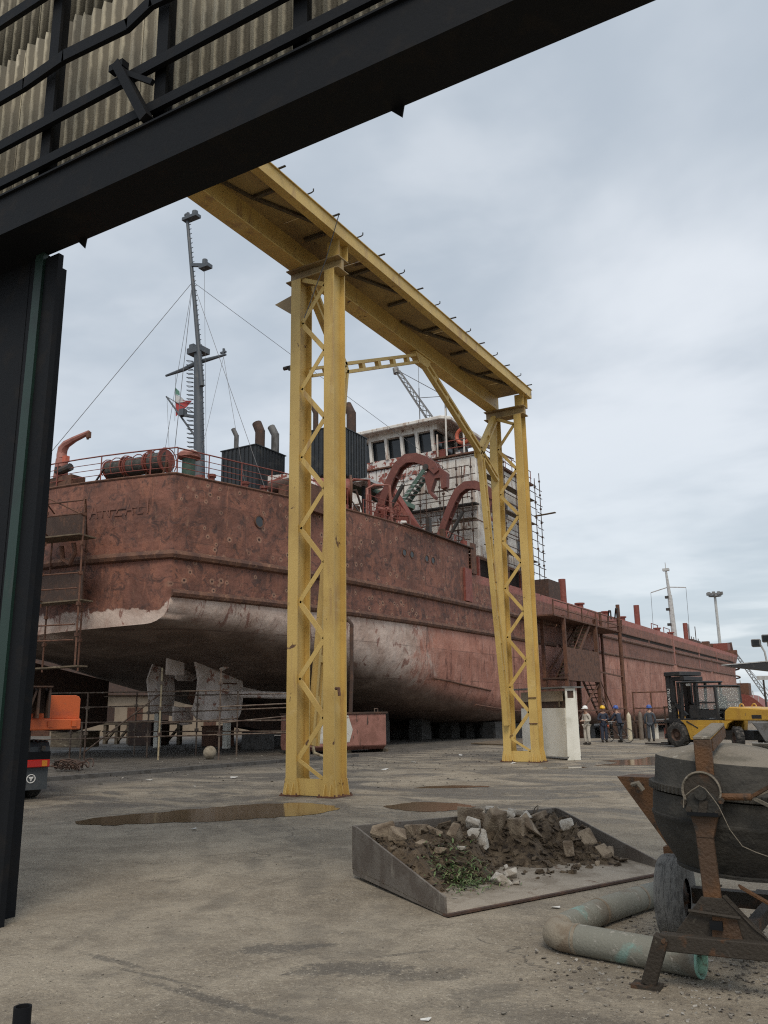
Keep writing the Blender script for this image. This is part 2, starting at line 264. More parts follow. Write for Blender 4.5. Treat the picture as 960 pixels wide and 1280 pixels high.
def hull_material():
    m = bpy.data.materials.new('old ship hull paint'); m.use_nodes = True; t = m.node_tree
    b = t.nodes['Principled BSDF']; b.inputs['Roughness'].default_value = .72
    geo = N(t, 'ShaderNodeNewGeometry'); P = geo.outputs['Position']
    sp = N(t, 'ShaderNodeSeparateXYZ'); t.links.new(P, sp.inputs[0]); X, Y, Z = sp.outputs
    mul = lambda a, k: math_node(t, 'MULTIPLY', a, k)
    def nz(scale, detail=6, rough=.62, dist=.4, off=(0, 0, 0)):
        mp = N(t, 'ShaderNodeMapping'); mp.inputs[1].default_value = off
        mp.inputs[3].default_value = scale if isinstance(scale, tuple) else (scale,)*3
        t.links.new(P, mp.inputs[0]); n = N(t, 'ShaderNodeTexNoise'); n.inputs['Scale'].default_value = 1
        n.inputs['Detail'].default_value = detail; n.inputs['Roughness'].default_value = rough; n.inputs['Distortion'].default_value = dist
        t.links.new(mp.outputs[0], n.inputs[0]); return n.outputs[0]
    inv = lambda a: math_node(t, 'SUBTRACT', 1.0, a)
    # topsides: brown red rust, redder forward
    top = mixc(t, smooth(t, nz(.55, 7), .38, .62), (.124, .054, .038), (.212, .090, .062))
    top = mixc(t, mul(smooth(t, nz((2.2, 2.2, .8), 8, .7, .9, (4, 2, 1)), .48, .62), .8), top, (.26, .11, .07))
    top = mixc(t, mul(smooth(t, nz(1.9, 9, .72, 1.2, (9, 7, 2)), .50, .62), .8), top, (.055, .031, .027))
    top = mixc(t, mul(smooth(t, nz((6, 6, 1.4), 7, .7, .5, (3, 7, 5)), .58, .7), .5), top, (.30, .17, .11))
    fwd = smooth(t, Y, 44, 70)
    top = mixc(t, mul(fwd, .4), top, (.26, .118, .084))
    strip = math_node(t, 'MULTIPLY', smooth(t, Z, 8.85, 9.0), smooth(t, Y, 44.5, 46))
    top = mixc(t, mul(strip, .8), top, (.38, .14, .115))
    # boot-top: chalky grey white aft, pink red forward
    wh = mixc(t, smooth(t, nz(.7, 7), .36, .62), (.40, .295, .245), (.57, .465, .405))
    wh = mixc(t, mul(smooth(t, nz((2.2, 2.2, .9), 9, .7, .8, (2, 8, 1)), .555, .60), .85), wh, (.22, .10, .075))
    wh = mixc(t, mul(smooth(t, nz((5, 5, .5), 7, .65, .4, (8, 8, 1)), .56, .7), .55), wh, (.30, .235, .20))
    pk = mixc(t, smooth(t, nz(.6, 7, .6, .4, (7, 1, 1)), .4, .62), (.36, .158, .112), (.45, .222, .165))
    pk = mixc(t, mul(smooth(t, nz((3.5, 3.5, .45), 9, .7, .6, (2, 3, 8)), .55, .62), .85), pk, (.13, .05, .036))
    pk = mixc(t, mul(smooth(t, nz((1.4, 1.4, .5), 7, .65, .6, (5, 3, 8)), .60, .68), .6), pk, (.47, .30, .26))
    edge = math_node(t, 'ADD', Y, mul(math_node(t, 'SUBTRACT', nz(.8, 9, .68, .8, (1, 1, 9)), .5), 11.0))
    lowc = mixc(t, smooth(t, edge, 36.4, 40.2), wh, pk)
    # transition line: lower rubbing strake on the sides, lower still and ragged on the transom
    tr = inv(smooth(t, Y, 22.35, 22.6))
    zt = math_node(t, 'ADD', Z, mul(tr, .55)); zt = math_node(t, 'ADD', zt, mul(math_node(t, 'MULTIPLY', tr, math_node(t, 'SUBTRACT', nz(1.6, 7, .65, .5, (1, 6, 2)), .5)), .9))
    c = mixc(t, smooth(t, zt, 6.02, 6.08), lowc, top)
    # flat of bottom: brown grey antifouling
    nsp = N(t, 'ShaderNodeSeparateXYZ'); t.links.new(geo.outputs['Normal'], nsp.inputs[0])
    bot = mixc(t, smooth(t, nz(.5, 7, .6, .5, (6, 6, 6)), .4, .62), (.12, .085, .066), (.21, .158, .128))
    nb = math_node(t, 'ADD', mul(nsp.outputs[2], -1.0), mul(math_node(t, 'SUBTRACT', nz(.8, 6, .6, .5, (4, 6, 6)), .5), .35))
    c = mixc(t, mul(smooth(t, nb, .42, .85), .9), c, bot)
    # plate to plate tone
    cb = N(t, 'ShaderNodeCombineXYZ'); t.links.new(math_node(t, 'FLOOR', mul(Y, .155)), cb.inputs[0]); t.links.new(math_node(t, 'FLOOR', mul(Z, .62)), cb.inputs[1])
    wn = N(t, 'ShaderNodeTexWhiteNoise', noise_dimensions='2D'); t.links.new(cb.outputs[0], wn.inputs[0])
    c = mixc(t, 1.0, c, mixc(t, wn.outputs[0], (.86, .86, .86), (1.08, 1.06, 1.05)), 'MULTIPLY')
    # weld seams along plate edges and long rust runs
    sy1 = math_node(t, 'ABSOLUTE', math_node(t, 'SUBTRACT', math_node(t, 'FRACT', math_node(t, 'ADD', mul(Y, .155), .5)), .5)); sz1 = math_node(t, 'ABSOLUTE', math_node(t, 'SUBTRACT', math_node(t, 'FRACT', math_node(t, 'ADD', mul(Z, .62), .5)), .5))
    seam = math_node(t, 'MAXIMUM', inv(smooth(t, sy1, .002, .007)), inv(smooth(t, sz1, .008, .022)))
    seam = math_node(t, 'MULTIPLY', math_node(t, 'MULTIPLY', seam, smooth(t, nz(.9, 5, .6, .4, (4, 9, 2)), .38, .58)), inv(tr))
    c = mixc(t, mul(seam, .5), c, (.075, .038, .028))
    run = math_node(t, 'MULTIPLY', smooth(t, nz((4.5, 4.5, .16), 6, .62, .25, (7, 3, 4)), .56, .70), smooth(t, nz(.5, 4, .5, .3, (2, 9, 9)), .4, .6))
    c = mixc(t, mul(run, .5), c, (.095, .045, .03))
    # burnt rings left by removed fittings
    yz = N(t, 'ShaderNodeCombineXYZ'); t.links.new(Y, yz.inputs[0]); t.links.new(Z, yz.inputs[1])
    ringsum = None
    for s, r0, off, lo in ((1.15, .095, 0, .30), (1.9, .12, 4.3, .38)):
        mp = N(t, 'ShaderNodeMapping'); mp.inputs[1].default_value = (off, off*.7, 0); t.links.new(yz.outputs[0], mp.inputs[0])
        v = N(t, 'ShaderNodeTexVoronoi', voronoi_dimensions='2D', feature='F1'); v.inputs['Scale'].default_value = s; t.links.new(mp.outputs[0], v.inputs[0])
        sv_ = N(t, 'ShaderNodeSeparateXYZ'); t.links.new(v.outputs['Color'], sv_.inputs[0])
        rr = math_node(t, 'ADD', math_node(t, 'MULTIPLY_ADD', sv_.outputs[1], r0*.7, r0*.45), mul(math_node(t, 'SUBTRACT', nz(5, 4, .6, .3), .5), r0*1.1))
        dd = math_node(t, 'ABSOLUTE', math_node(t, 'SUBTRACT', v.outputs['Distance'], rr))
        ring = inv(smooth(t, dd, r0*.25, r0*.75)); core = inv(smooth(t, math_node(t, 'DIVIDE', v.outputs['Distance'], rr), .50, .80))
        keep = math_node(t, 'GREATER_THAN', sv_.outputs[0], lo)
        area = smooth(t, nz(.4, 3, .5, .3, (off, 3, 3)), .40, .50)
        k = math_node(t, 'MULTIPLY', keep, area); k = math_node(t, 'MULTIPLY', k, inv(tr)); k = math_node(t, 'MULTIPLY', k, smooth(t, Z, 5.9, 6.1)); k = math_node(t, 'MULTIPLY', k, inv(smooth(t, Y, 52, 62)))
        c = mixc(t, mul(math_node(t, 'MULTIPLY', ring, k), .6), c, (.37, .22, .15)); c = mixc(t, mul(math_node(t, 'MULTIPLY', core, k), .95), c, (.035, .016, .012))
    t.links.new(c, b.inputs['Base Color'])
    h = math_node(t, 'ADD', math_node(t, 'ADD', mul(nz(.7, 3, .5, .2, (1, 2, 3)), 3.5), mul(nz(2.1, 3, .5, .2, (1, 2, 3)), 1.2)), math_node(t, 'ADD', mul(nz(7, 6, .65), .5), mul(math_node(t, 'ABSOLUTE', math_node(t, 'SINE', mul(Y, 4.6))), -.22)))
    bp = N(t, 'ShaderNodeBump'); bp.inputs[0].default_value = .6; bp.inputs[1].default_value = .07
    t.links.new(h, bp.inputs['Height']); t.links.new(bp.outputs[0], b.inputs['Normal'])
    return m
M['hull'] = hull_material()

# ------------------------------------------------------------------ mesh helpers
def perp(d):
    d = d.normalized(); a = Vector((0, 0, 1)) if abs(d.z) < .9 else Vector((0, 1, 0))
    u = d.cross(a).normalized(); return u, u.cross(d).normalized()
class B:
    """collects shapes, then links them as ONE mesh object"""
    def __init__(s): s.v = []; s.f = []; s.sm = []
    def add(s, vs, fs, sm=False):
        n = len(s.v); s.v += [tuple(p) for p in vs]; s.f += [[i+n for i in f] for f in fs]; s.sm += [sm]*len(fs); return s
    def hexa(s, p):   # 8 corners: 4 bottom ccw, 4 top ccw
        return s.add(p, [(3, 2, 1, 0), (4, 5, 6, 7), (0, 1, 5, 4), (1, 2, 6, 5), (2, 3, 7, 6), (3, 0, 4, 7)])
    def box(s, x0, x1, y0, y1, z0, z1):
        return s.hexa([(x0, y0, z0), (x1, y0, z0), (x1, y1, z0), (x0, y1, z0), (x0, y0, z1), (x1, y0, z1), (x1, y1, z1), (x0, y1, z1)])
    def bar(s, p, q, w, h=None, side=None):
        p, q = Vector(p), Vector(q); h = w if h is None else h; d = (q-p).normalized()
        if side is None: u, v = perp(d)
        else:
            u = Vector(side); u = (u-d*u.dot(d)).normalized(); v = u.cross(d)
        u *= w/2; v *= h/2
        return s.hexa([p-u-v, p+u-v, p+u+v, p-u+v, q-u-v, q+u-v, q+u+v, q-u+v])
    def cyl(s, p, q, r0, r1=None, n=10, caps=True):
        p, q = Vector(p), Vector(q); r1 = r0 if r1 is None else r1; u, v = perp(q-p)
        a = [u*math.cos(2*math.pi*i/n)+v*math.sin(2*math.pi*i/n) for i in range(n)]
        s.add([p+x*r0 for x in a]+[q+x*r1 for x in a], [(i, i+n, (i+1) % n+n, (i+1) % n) for i in range(n)], True)
        if caps: s.add([p+x*r0 for x in a]+[q+x*r1 for x in a], [list(range(n)), list(range(2*n-1, n-1, -1))])
        return s
    def tube(s, pts, r, n=8, closed=False):
        pts = [Vector(p) for p in pts]; k = len(pts); rings = []; pu = None
        for i, p in enumerate(pts):
            a = pts[i-1] if (i > 0 or closed) else p; b_ = pts[(i+1) % k] if (i < k-1 or closed) else p
            d = (b_-a).normalized()
            if pu is None: u, v = perp(d)
            else: u = (pu-d*pu.dot(d)).normalized(); v = u.cross(d)
            pu = u; rr = r[i] if isinstance(r, (list, tuple)) else r
            rings += [p+(u*math.cos(2*math.pi*j/n)+v*math.sin(2*math.pi*j/n))*rr for j in range(n)]
        fs = []
        for i in range(k if closed else k-1):
            a, b_ = i*n, ((i+1) % k)*n
            fs += [(a+j, b_+j, b_+(j+1) % n, a+(j+1) % n) for j in range(n)]
        s.add(rings, fs, True)
        if not closed: s.add(rings[:n], [list(range(n))]); s.add(rings[-n:], [list(range(n-1, -1, -1))])
        return s
    def prism(s, pts, off):   # polygon in 3-D pushed along off
        off = Vector(off); n = len(pts); a = [Vector(p) for p in pts]
        nrm = sum(((a[i]-a[0]).cross(a[i+1]-a[0]) for i in range(1, n-1)), Vector())
        if nrm.dot(off) > 0: a.reverse()
        return s.add(a+[p+off for p in a], [list(range(n)), list(range(2*n-1, n-1, -1))]+[(i, n+i, n+(i+1) % n, (i+1) % n) for i in range(n)])
    def lathe(s, prof, o=(0, 0, 0), ax=(0, 0, 1), n=20, sm=True):
        o, ax = Vector(o), Vector(ax).normalized(); u, v = perp(ax); k = len(prof)
        vs = [o+ax*z+(u*math.cos(2*math.pi*i/n)+v*math.sin(2*math.pi*i/n))*max(r, 1e-4) for r, z in prof for i in range(n)]
        return s.add(vs, [(j*n+i, j*n+(i+1) % n, (j+1)*n+(i+1) % n, (j+1)*n+i) for j in range(k-1) for i in range(n)], sm)
    def ball(s, c, r, n=8):
        r = r if isinstance(r, (tuple, list)) else (r, r, r); k = n//2+1
        vs = [(c[0]+r[0]*math.sin(math.pi*j/k)*math.cos(2*math.pi*i/n), c[1]+r[1]*math.sin(math.pi*j/k)*math.sin(2*math.pi*i/n), c[2]+r[2]*math.cos(math.pi*j/k)) for j in range(k+1) for i in range(n)]
        return s.add(vs, [(j*n+i, (j+1)*n+i, (j+1)*n+(i+1) % n, j*n+(i+1) % n) for j in range(k) for i in range(n)], True)
    def hull(s, pts):
        bm = bmesh.new()
        for p in pts: bm.verts.new(p)
        r = bmesh.ops.convex_hull(bm, input=bm.verts)
        bmesh.ops.delete(bm, geom=[v for v in bm.verts if not v.link_faces], context='VERTS')
        bm.verts.index_update()
        s.add([tuple(v.co) for v in bm.verts], [[v.index for v in f.verts] for f in bm.faces]); bm.free(); return s
    def build(s, name, m, parent=None, world=True, bevel=0, sharp=35):
        me = bpy.data.meshes.new(name); off = Vector()
        if parent is not None and world:
            q = parent
            while q.parent: q = q.parent
            off = q.location
        me.from_pydata([(Vector(p)-off) for p in s.v], [], s.f); me.polygons.foreach_set('use_smooth', s.sm)
        if any(s.sm):
            bm = bmesh.new(); bm.from_mesh(me); bmesh.ops.remove_doubles(bm, verts=bm.verts, dist=1e-5); bm.to_mesh(me); bm.free()
            me.set_sharp_from_angle(angle=R(sharp))
        me.materials.append(M[m] if isinstance(m, str) else m)
        o = bpy.data.objects.new(name, me); C.objects.link(o)
        if parent is not None: o.parent = parent
        if bevel:
            bv = o.modifiers.new('bevel', 'BEVEL'); bv.width = bevel; bv.segments = 1; bv.limit_method = 'ANGLE'; bv.angle_limit = R(40)
        return o
def tag(o, label, cat, group=None):
    o['label'] = label; o['category'] = cat
    if group: o['group'] = group
    return o
def thing(name, label, cat, loc=(0, 0, 0), rotz=0, group=None):
    o = bpy.data.objects.new(name, None); C.objects.link(o); o.location = loc; o.rotation_euler = (0, 0, rotz)
    return tag(o, label, cat, group)
def kind(o, k): o['kind'] = k; return o
def solo(b, name, m, label, cat, loc=None, group=None, **k):
    """a thing that is one mesh; loc = its base in world space"""
    loc = Vector(loc) if loc else Vector(b.v[0])
    b.v = [tuple(Vector(p)-loc) for p in b.v]
    o = b.build(name, m, None, **k); o.location = loc; return tag(o, label, cat, group)
def dup(root, loc, rotz=None, label=None, scale=None):
    r = root.copy(); C.objects.link(r); r.location = loc
    if rotz is not None: r.rotation_euler = (0, 0, rotz)
    if label: r['label'] = label
    for ch in list(root.children):
        c = ch.copy(); C.objects.link(c); c.parent = r
        for g in ch.children:
            d = g.copy(); C.objects.link(d); d.parent = c
    return r
def lerp(a, b, t): return Vector(a)*(1-t)+Vector(b)*t
def sm01(t): t = max(0, min(1, t)); return t*t*(3-2*t)
def gz(x, y): return -.9*sm01((y-45)/30)

# ------------------------------------------------------------------ ground
xs = [-3000, -900, -300, -120, -70, -45, -30, -20, -12, -6, 0, 6, 15, 40, 120, 400, 1200, 3000]
ys = [-300, -60, -15, 0, 5, 10, 20, 30, 38, 45, 48, 51, 54, 57, 60, 63, 66, 69, 72, 75, 90, 120, 200, 500, 1500, 5000]
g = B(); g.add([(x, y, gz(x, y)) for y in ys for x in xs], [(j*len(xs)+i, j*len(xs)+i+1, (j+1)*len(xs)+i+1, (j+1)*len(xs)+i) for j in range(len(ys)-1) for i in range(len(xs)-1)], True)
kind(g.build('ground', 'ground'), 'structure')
def blob_sheet(name, pts, z, m, n=3, jag=.12):
    """irregular outline sheet lying on the ground"""
    out = []
    k = len(pts)
    for i in range(k):
        a, b_, c_, d_ = (Vector((*pts[(i+j-1) % k], 0)) for j in range(4))
        for q in range(n):
            t = q/n; p = .5*((2*b_)+(c_-a)*t+(2*a-5*b_+4*c_-d_)*t*t+(3*b_-a-3*c_+d_)*t**3)
            out.append((p.x+rnd.uniform(-jag, jag), p.y+rnd.uniform(-jag, jag), gz(p.x, p.y)+z))
    s = B().add(out, [list(range(len(out)))]); return kind(s.build(name, m), 'structure')
for pts in ([(-12.02, 10.18), (-11.84, 11.33), (-11.41, 12.31), (-10.95, 13.36), (-10.1, 14.02), (-9.06, 13.58), (-8.77, 12.65), (-9.27, 11.95), (-9.81, 11.15), (-10.53, 10.62), (-11.17, 10.02)],
            
            [(-8.0, 26.3), (-6.9, 26.6), (-6.1, 27.2), (-5.9, 28.6), (-6.5, 29.4), (-6.2, 30.8), (-7.4, 31.2), (-7.6, 29.6), (-8.4, 28.6), (-7.7, 27.6)], [(-9.0, 24.6), (-8.3, 24.7), (-8.0, 25.4), (-8.8, 25.3)],
            [(-8.23, 13.93), (-8.14, 14.98), (-7.37, 15.15), (-6.75, 14.55), (-7.14, 13.73)], [(-9.6, 17.6), (-8.7, 18.0), (-8.2, 18.6), (-9.2, 18.4)]):
    blob_sheet('puddle', pts, .006, 'puddle', 7, .085)
kb = B()
for i in range(11):
    a = lerp((-21.6, 4.8, 0), (-18.0, 28.5, 0), i/11); c_ = lerp((-21.6, 4.8, 0), (-18.0, 28.5, 0), (i+.985)/11)
    kb.bar(a+Vector((0, 0, .05)), c_+Vector((rnd.uniform(-.03, .03), 0, .05)), .18, .12, (1, 0, 0))
kind(kb.build('kerb', 'concrete_block'), 'structure')

# loose stones
gr = B(); gd = B()
def pebble(bb, x, y, r):
    bb.hull([(x+r*rnd.uniform(-1, 1), y+r*rnd.uniform(-1, 1), gz(x, y)+r*rnd.uniform(-.2, .75)) for _ in range(7)])
for _ in range(1500):
    a = rnd.uniform(R(85), R(150)); d = 4.2+rnd.random()**1.6*14; pebble(gr if rnd.random() < .6 else gd, math.cos(a)*d, math.sin(a)*d, rnd.choice((.004, .006, .008, .011)))
for _ in range(2600):
    x = rnd.gauss(-1.2, .75); y = rnd.gauss(6.9, .75)
    if -2.5 < x < 0: pebble(gr if rnd.random() < .5 else gd, x, y, rnd.choice((.007, .01, .014, .02)))
for _ in range(900):
    x = rnd.uniform(-24, -9); y = rnd.uniform(16, 36); pebble(gd if rnd.random() < .7 else gr, x, y, rnd.choice((.015, .025, .04)))
kind(gr.build('gravel', 'gravel'), 'stuff'); kind(gd.build('gravel', 'gravel_dark'), 'stuff')
lt = B()
for x, y in ((-17.6, 15.6), (-17.2, 16.9), (-15.6, 18.4), (-14.4, 30.2), (-13.3, 22.6), (-9.4, 10.2), (-12.6, 33.8), (-14.2, 26.0), (-10.7, 26.4), (-2.55, 4.75), (-16.4, 21.5), (-2.8, 7.75)):
    q_ = min(1, math.hypot(x, y)/18); lt.hull([(x+q_*rnd.uniform(-.11, .11), y+q_*rnd.uniform(-.08, .08), q_*rnd.uniform(.0, .06)) for _ in range(8)])
kind(lt.build('litter', 'litter'), 'stuff')
sh = solo(B().prism([(-18.3, 39.6, .02), (-15.9, 38.6, .02), (-15.2, 44.2, .02), (-16.2, 45.5, .02), (-18.6, 42.5, .02)], (0, 0, .05)), 'plywood_sheet', 'wood', 'pale plywood sheet lying on the ground under the ship side', 'plywood', (-17, 41, 0))

# ------------------------------------------------------------------ hangar portal (foreground)
hg = thing('hangar_portal', 'dark steel hangar door frame with corrugated cladding overhead', 'hangar frame', (-6.85, 4.75, 0))
bm_ = B().box(-12, 6, 4.5, 4.53, 6.38, 6.78).box(-12, 6, 4.97, 5.0, 6.38, 6.78).box(-12, 6, 4.5, 5.0, 6.36, 6.38).box(-12, 6, 4.47, 5.03, 6.78, 6.80)
bm_.build('header_beam', 'black', hg)
for x in (-6.42, -2.8, .4):
    B().prism([(x, 4.99, 6.362), (x+.12, 4.99, 6.362), (x+.1, 4.99, 6.26)], (0, .012, 0)).build('lug', 'black', hg)
B().hexa([(-6.93, 4.96, 0), (-6.735, 4.96, 0), (-6.735, 5.02, 0), (-6.93, 5.02, 0), (-6.86, 4.96, 6.3), (-6.665, 4.96, 6.3), (-6.665, 5.02, 6.3), (-6.86, 5.02, 6.3)]).box(-7.14, -6.88, 4.99, 5.02, 0, 6.36).box(-7.0, -6.97, 5.02, 5.3, 0, 6.36).build('column', 'black', hg)
B().hexa([(-7.06, 4.93, 0), (-6.92, 4.93, 0), (-6.92, 4.985, 0), (-7.06, 4.985, 0), (-6.985, 4.93, 6.355), (-6.865, 4.93, 6.355), (-6.865, 4.985, 6.355), (-6.985, 4.985, 6.355)]).build('door_guide', 'green_dark', hg)
B().box(-14, -7.14, 4.985, 5.02, 0, 6.355).build('side_wall', 'black', hg)
for z, h in ((7.02, .10), (7.48, .11), (8.1, .13), (9.12, .13)):
    pr = [(-12, 4.56, z), (6, 4.56, z)]
    if z == 8.1:   # bent girt with torn flange
        q = B()
        pts = [(-12, 8.12), (-6.9, 8.1), (-6.3, 8.16), (-5.4, 8.09), (-5.1, 8.2), (-4.3, 8.11), (6, 8.1)]
        for a, b_ in zip(pts, pts[1:]): q.bar((a[0], 4.56, a[1]), (b_[0]+.02, 4.56, b_[1]), .05, h, (0, 1, 0))
    else: q = B().bar(pr[0], pr[1], .05, h, (0, 1, 0)).bar((-12, 4.60, z+h/2), (6, 4.60, z+h/2), .08, .012, (0, 1, 0))
    q.build('girt', 'black', hg)
for k in range(-3, 6):
    x = -5.0+1.57*k
    B().box(x-.07, x+.07, 4.63, 4.66, 6.80, 10.5).box(x-.01, x+.01, 4.66, 4.78, 6.80, 10.5).build('post', 'black', hg)
B().bar((-5.42, 4.5, 7.62), (-5.0, 4.5, 6.86), .09, .09, (0, 1, 0)).bar((-5.33, 4.5, 7.5), (-4.95, 4.5, 7.22), .035, .05, (0, 1, 0)).box(-5.5, -5.32, 4.46, 4.54, 7.55, 7.62).build('bracket', 'black', hg)
pitch = .165
def sheet(x0, zlo, zhi, y):
    n = 6*6+4; vs = []; dz = rnd.uniform(-.05, .05)
    for i in range(n+1):
        x = x0+i*pitch/6; f = (i % 6)/6; yy = y+(.065*(f/.3334) if f < .34 else .065*(1-(f-.3334)/.6667))
        vs += [(x, yy, zlo+dz*.3), (x, yy, zhi+dz)]
    return B().add(vs, [(2*i, 2*i+2, 2*i+3, 2*i+1) for i in range(n)], True)
for row in (0, 1):
    for k in range(-6, 11):
        x0 = -4.95+k*pitch*6
        zlo, zhi, y = ((6.62, 9.44 if x0 < -6.9 else 10.05, 5.12), (9.25 if x0 < -6.9 else 9.85, 12.0, 5.26))[row]
        s = sheet(x0-.03, zlo, zhi, y+(k % 2)*.014)
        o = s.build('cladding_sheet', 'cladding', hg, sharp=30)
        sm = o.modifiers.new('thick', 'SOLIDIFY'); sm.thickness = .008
solo(B().cyl((-4.5, 3.52, 0), (-4.5, 3.52, .13), .05, n=16, caps=False).cyl((-4.5, 3.52, .13), (-4.5, 3.52, .128), .05, .038, n=16, caps=False).cyl((-4.5, 3.52, .13), (-4.5, 3.52, 0), .038, n=16, caps=False), 'pipe_stub', 'black', 'short black pipe stub standing upright at the bottom left of the yard', 'pipe', (-4.5, 3.52, 0))

# ------------------------------------------------------------------ yellow gantry
ga = thing('gantry_frame', 'yellow steel portal gantry of two laced legs and a long overhead girder', 'gantry', (-10.7, 21.3, 0))
ZC = 12.0
def icol(x0, x1, y0, y1, z1):
    xm = (x0+x1)/2
    return B().box(x0, x1, y0, y0+.03, 0, z1).box(x0, x1, y1-.03, y1, 0, z1).box(xm-.015, xm+.015, y0+.03, y1-.03, 0, z1).box(x0+.003, x0+.02, y0+.2, y0+.3, .1, .5)
for yb in (15.05, 27.05):
    for x0, zt in ((-11.33, 12.02), (-10.36, 12.02)):
        icol(x0, x0+.27, yb, yb+.5, zt).build('column', 'yellow', ga)
        B().box(x0-.09, x0+.36, yb-.10, yb+.58, 0, .03).build('base_plate', 'rust', ga)
        for bx in (x0-.06, x0+.33):
            for by in (yb-.06, yb+.25, yb+.54): B().cyl((bx, by, .03), (bx, by, .065), .02, n=6).build('anchor_bolt', 'rust', ga)
        for sx in (-1, 1):
            xx = x0-.002 if sx < 0 else x0+.272
            for yy in (yb+.01, yb+.24, yb+.47):
                B().prism([(xx, yy, .03), (xx+sx*.075, yy, .03), (xx+sx*.02, yy, .36), (xx, yy, .36)], (0, .014, 0)).build('gusset', 'yellow', ga)
        for xx in (x0+.05, x0+.2):
            B().prism([(xx, yb-.002, .03), (xx, yb-.09, .03), (xx, yb-.015, .26), (xx, yb-.002, .26)], (.014, 0, 0)).build('gusset', 'yellow', ga)
    for yy in (yb+.06,):
        for k in range(7):
            zl, zr, zn = .75+1.68*k, 1.6+1.68*k, .75+1.68*(k+1)
            for a, b_ in (((-11.05, yy, zl), (-10.36, yy, zr)), ((-10.36, yy, zr), (-11.05, yy, min(zn, 12)))):
                B().bar(a, b_, .112, .012, (0, 0, 1)).bar(Vector(a)+Vector((0, .04, .045)), Vector(b_)+Vector((0, .04, .045)), .012, .08, (0, 0, 1)).build('lacing', 'yellow', ga)
        B().bar((-11.05, yy, .75), (-10.36, yy, .34), .075, .02, (0, 0, 1)).build('lacing', 'yellow', ga)
    B().box(-11.06, -10.36, yb+.05, yb+.07, 0.02, .36).build('web_plate', 'yellow', ga)
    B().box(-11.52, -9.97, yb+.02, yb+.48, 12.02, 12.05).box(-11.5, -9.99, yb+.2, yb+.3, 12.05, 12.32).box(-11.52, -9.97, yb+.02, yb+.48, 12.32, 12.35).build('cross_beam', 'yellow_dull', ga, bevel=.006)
    B().box(-10.30, -9.96, yb+.04, yb+.06, 12.35, 12.76).box(-10.30, -9.96, yb+.42, yb+.44, 12.35, 12.76).box(-10.14, -10.12, yb+.06, yb+.42, 12.35, 12.76).build('post_head', 'yellow', ga)
B().prism([(-11.34, 15.2, 11.15), (-11.34, 15.2, 11.75), (-11.95, 15.2, 11.62)], (0, .02, 0)).build('gusset', 'yellow_dull', ga)
B().box(-11.48, -11.34, 15.16, 15.2, 9.75, 9.87).cyl((-11.62, 15.18, 9.83), (-11.48, 15.18, 9.83), .05, n=8).build('bracket', 'dark_steel', ga)
Y0, Y1 = 7.0, 27.75
B().box(-11.42, -10.98, Y0, Y1, 12.35, 12.375).box(-11.21, -11.19, Y0, Y1, 12.375, 13.09).box(-11.42, -10.98, Y0, Y1, 13.09, 13.11).build('girder', 'yellow', ga)
B().box(-10.10, -9.88, Y0, Y1, 12.76, 12.78).box(-9.90, -9.88, Y0, Y1, 12.78, 13.07).box(-10.10, -9.84, Y0, Y1, 13.07, 13.09).build('girder', 'yellow', ga)
B().box(-9.95, -9.91, Y0, Y1, 13.09, 13.17).build('rail', 'dark_steel', ga)
k = 0; y = Y0
while y < Y1-.1:
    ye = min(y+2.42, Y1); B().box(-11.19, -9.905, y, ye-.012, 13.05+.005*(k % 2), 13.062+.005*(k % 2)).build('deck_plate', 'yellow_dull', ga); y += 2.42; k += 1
y = 8.9; k = 0
while y < Y1-1:
    B().box(-10.92, -10.32, y, y+.10, 12.97, 13.05).build('cross_bar', 'bar_dark', ga)
    if k % 2 == 0:
        B().bar((-10.85, y+.1, 13.0), (-10.2, y+1.75, 13.0), .10, .05, (1, 0, 0)).build('diagonal', 'bar_dark', ga)
        B().bar((-10.9, y+.05, 13.0), (-11.1, y-.9, 13.0), .07, .05, (1, 0, 0)).build('diagonal', 'bar_dark', ga)
    y += 2.03; k += 1
y = 8.4; k = 0
while y < Y1:
    if k % 2: B().tube([(-9.9, y, 13.1), (-9.74, y, 13.1), (-9.69, y, 13.12), (-9.69, y, 13.18)], .016, 6).build('cable_hook', 'dark_steel', ga)
    else: B().bar((-9.92, y, 13.12), (-9.68, y, 13.12), .025, .045, (0, 0, 1)).build('tab', 'dark_steel', ga)
    y += 1.05; k += 1
def brace(p, q, wdt=.30):
    p, q = Vector(p), Vector(q); d = (q-p).normalized(); n = d.cross(Vector((1, 0, 0))).normalized(); bb = B()
    for sgn in (-1, 1):
        bb.bar(p+n*sgn*wdt*.36, q+n*sgn*wdt*.36, .16, wdt*.28, (1, 0, 0))
    L = (q-p).length; m_ = max(2, int(L/.9))
    for i in range(m_+1): bb.bar(p+d*(L*i/m_*.97), p+d*(L*i/m_*.97+.16), .12, wdt*.5, (1, 0, 0))
    return bb.build('knee_brace', 'yellow', ga)
XB = -11.12
n1_, n2_, p2_ = (XB, 17.05, 10.4), (XB, 25.7, 10.4), (XB, 21.4, 12.3)
brace(n1_, p2_); brace(n2_, p2_); brace((XB, 15.75, 1.0), n1_); brace((XB, 27.0, 1.2), n2_)
brace(n1_, (XB, 15.6, 12.0)); brace(n2_, (XB, 27.1, 12.0)); brace(n1_, (XB, 15.55, 9.75), .24); brace(n2_, (XB, 27.05, 9.75), .24)
for p in (n1_, n2_): B().prism([(XB-.1, p[1]-.3, p[2]-.25), (XB-.1, p[1]+.3, p[2]-.25), (XB-.1, p[1]+.3, p[2]+.25), (XB-.1, p[1]-.3, p[2]+.25)], (.012, 0, 0)).build('node_plate', 'yellow', ga)
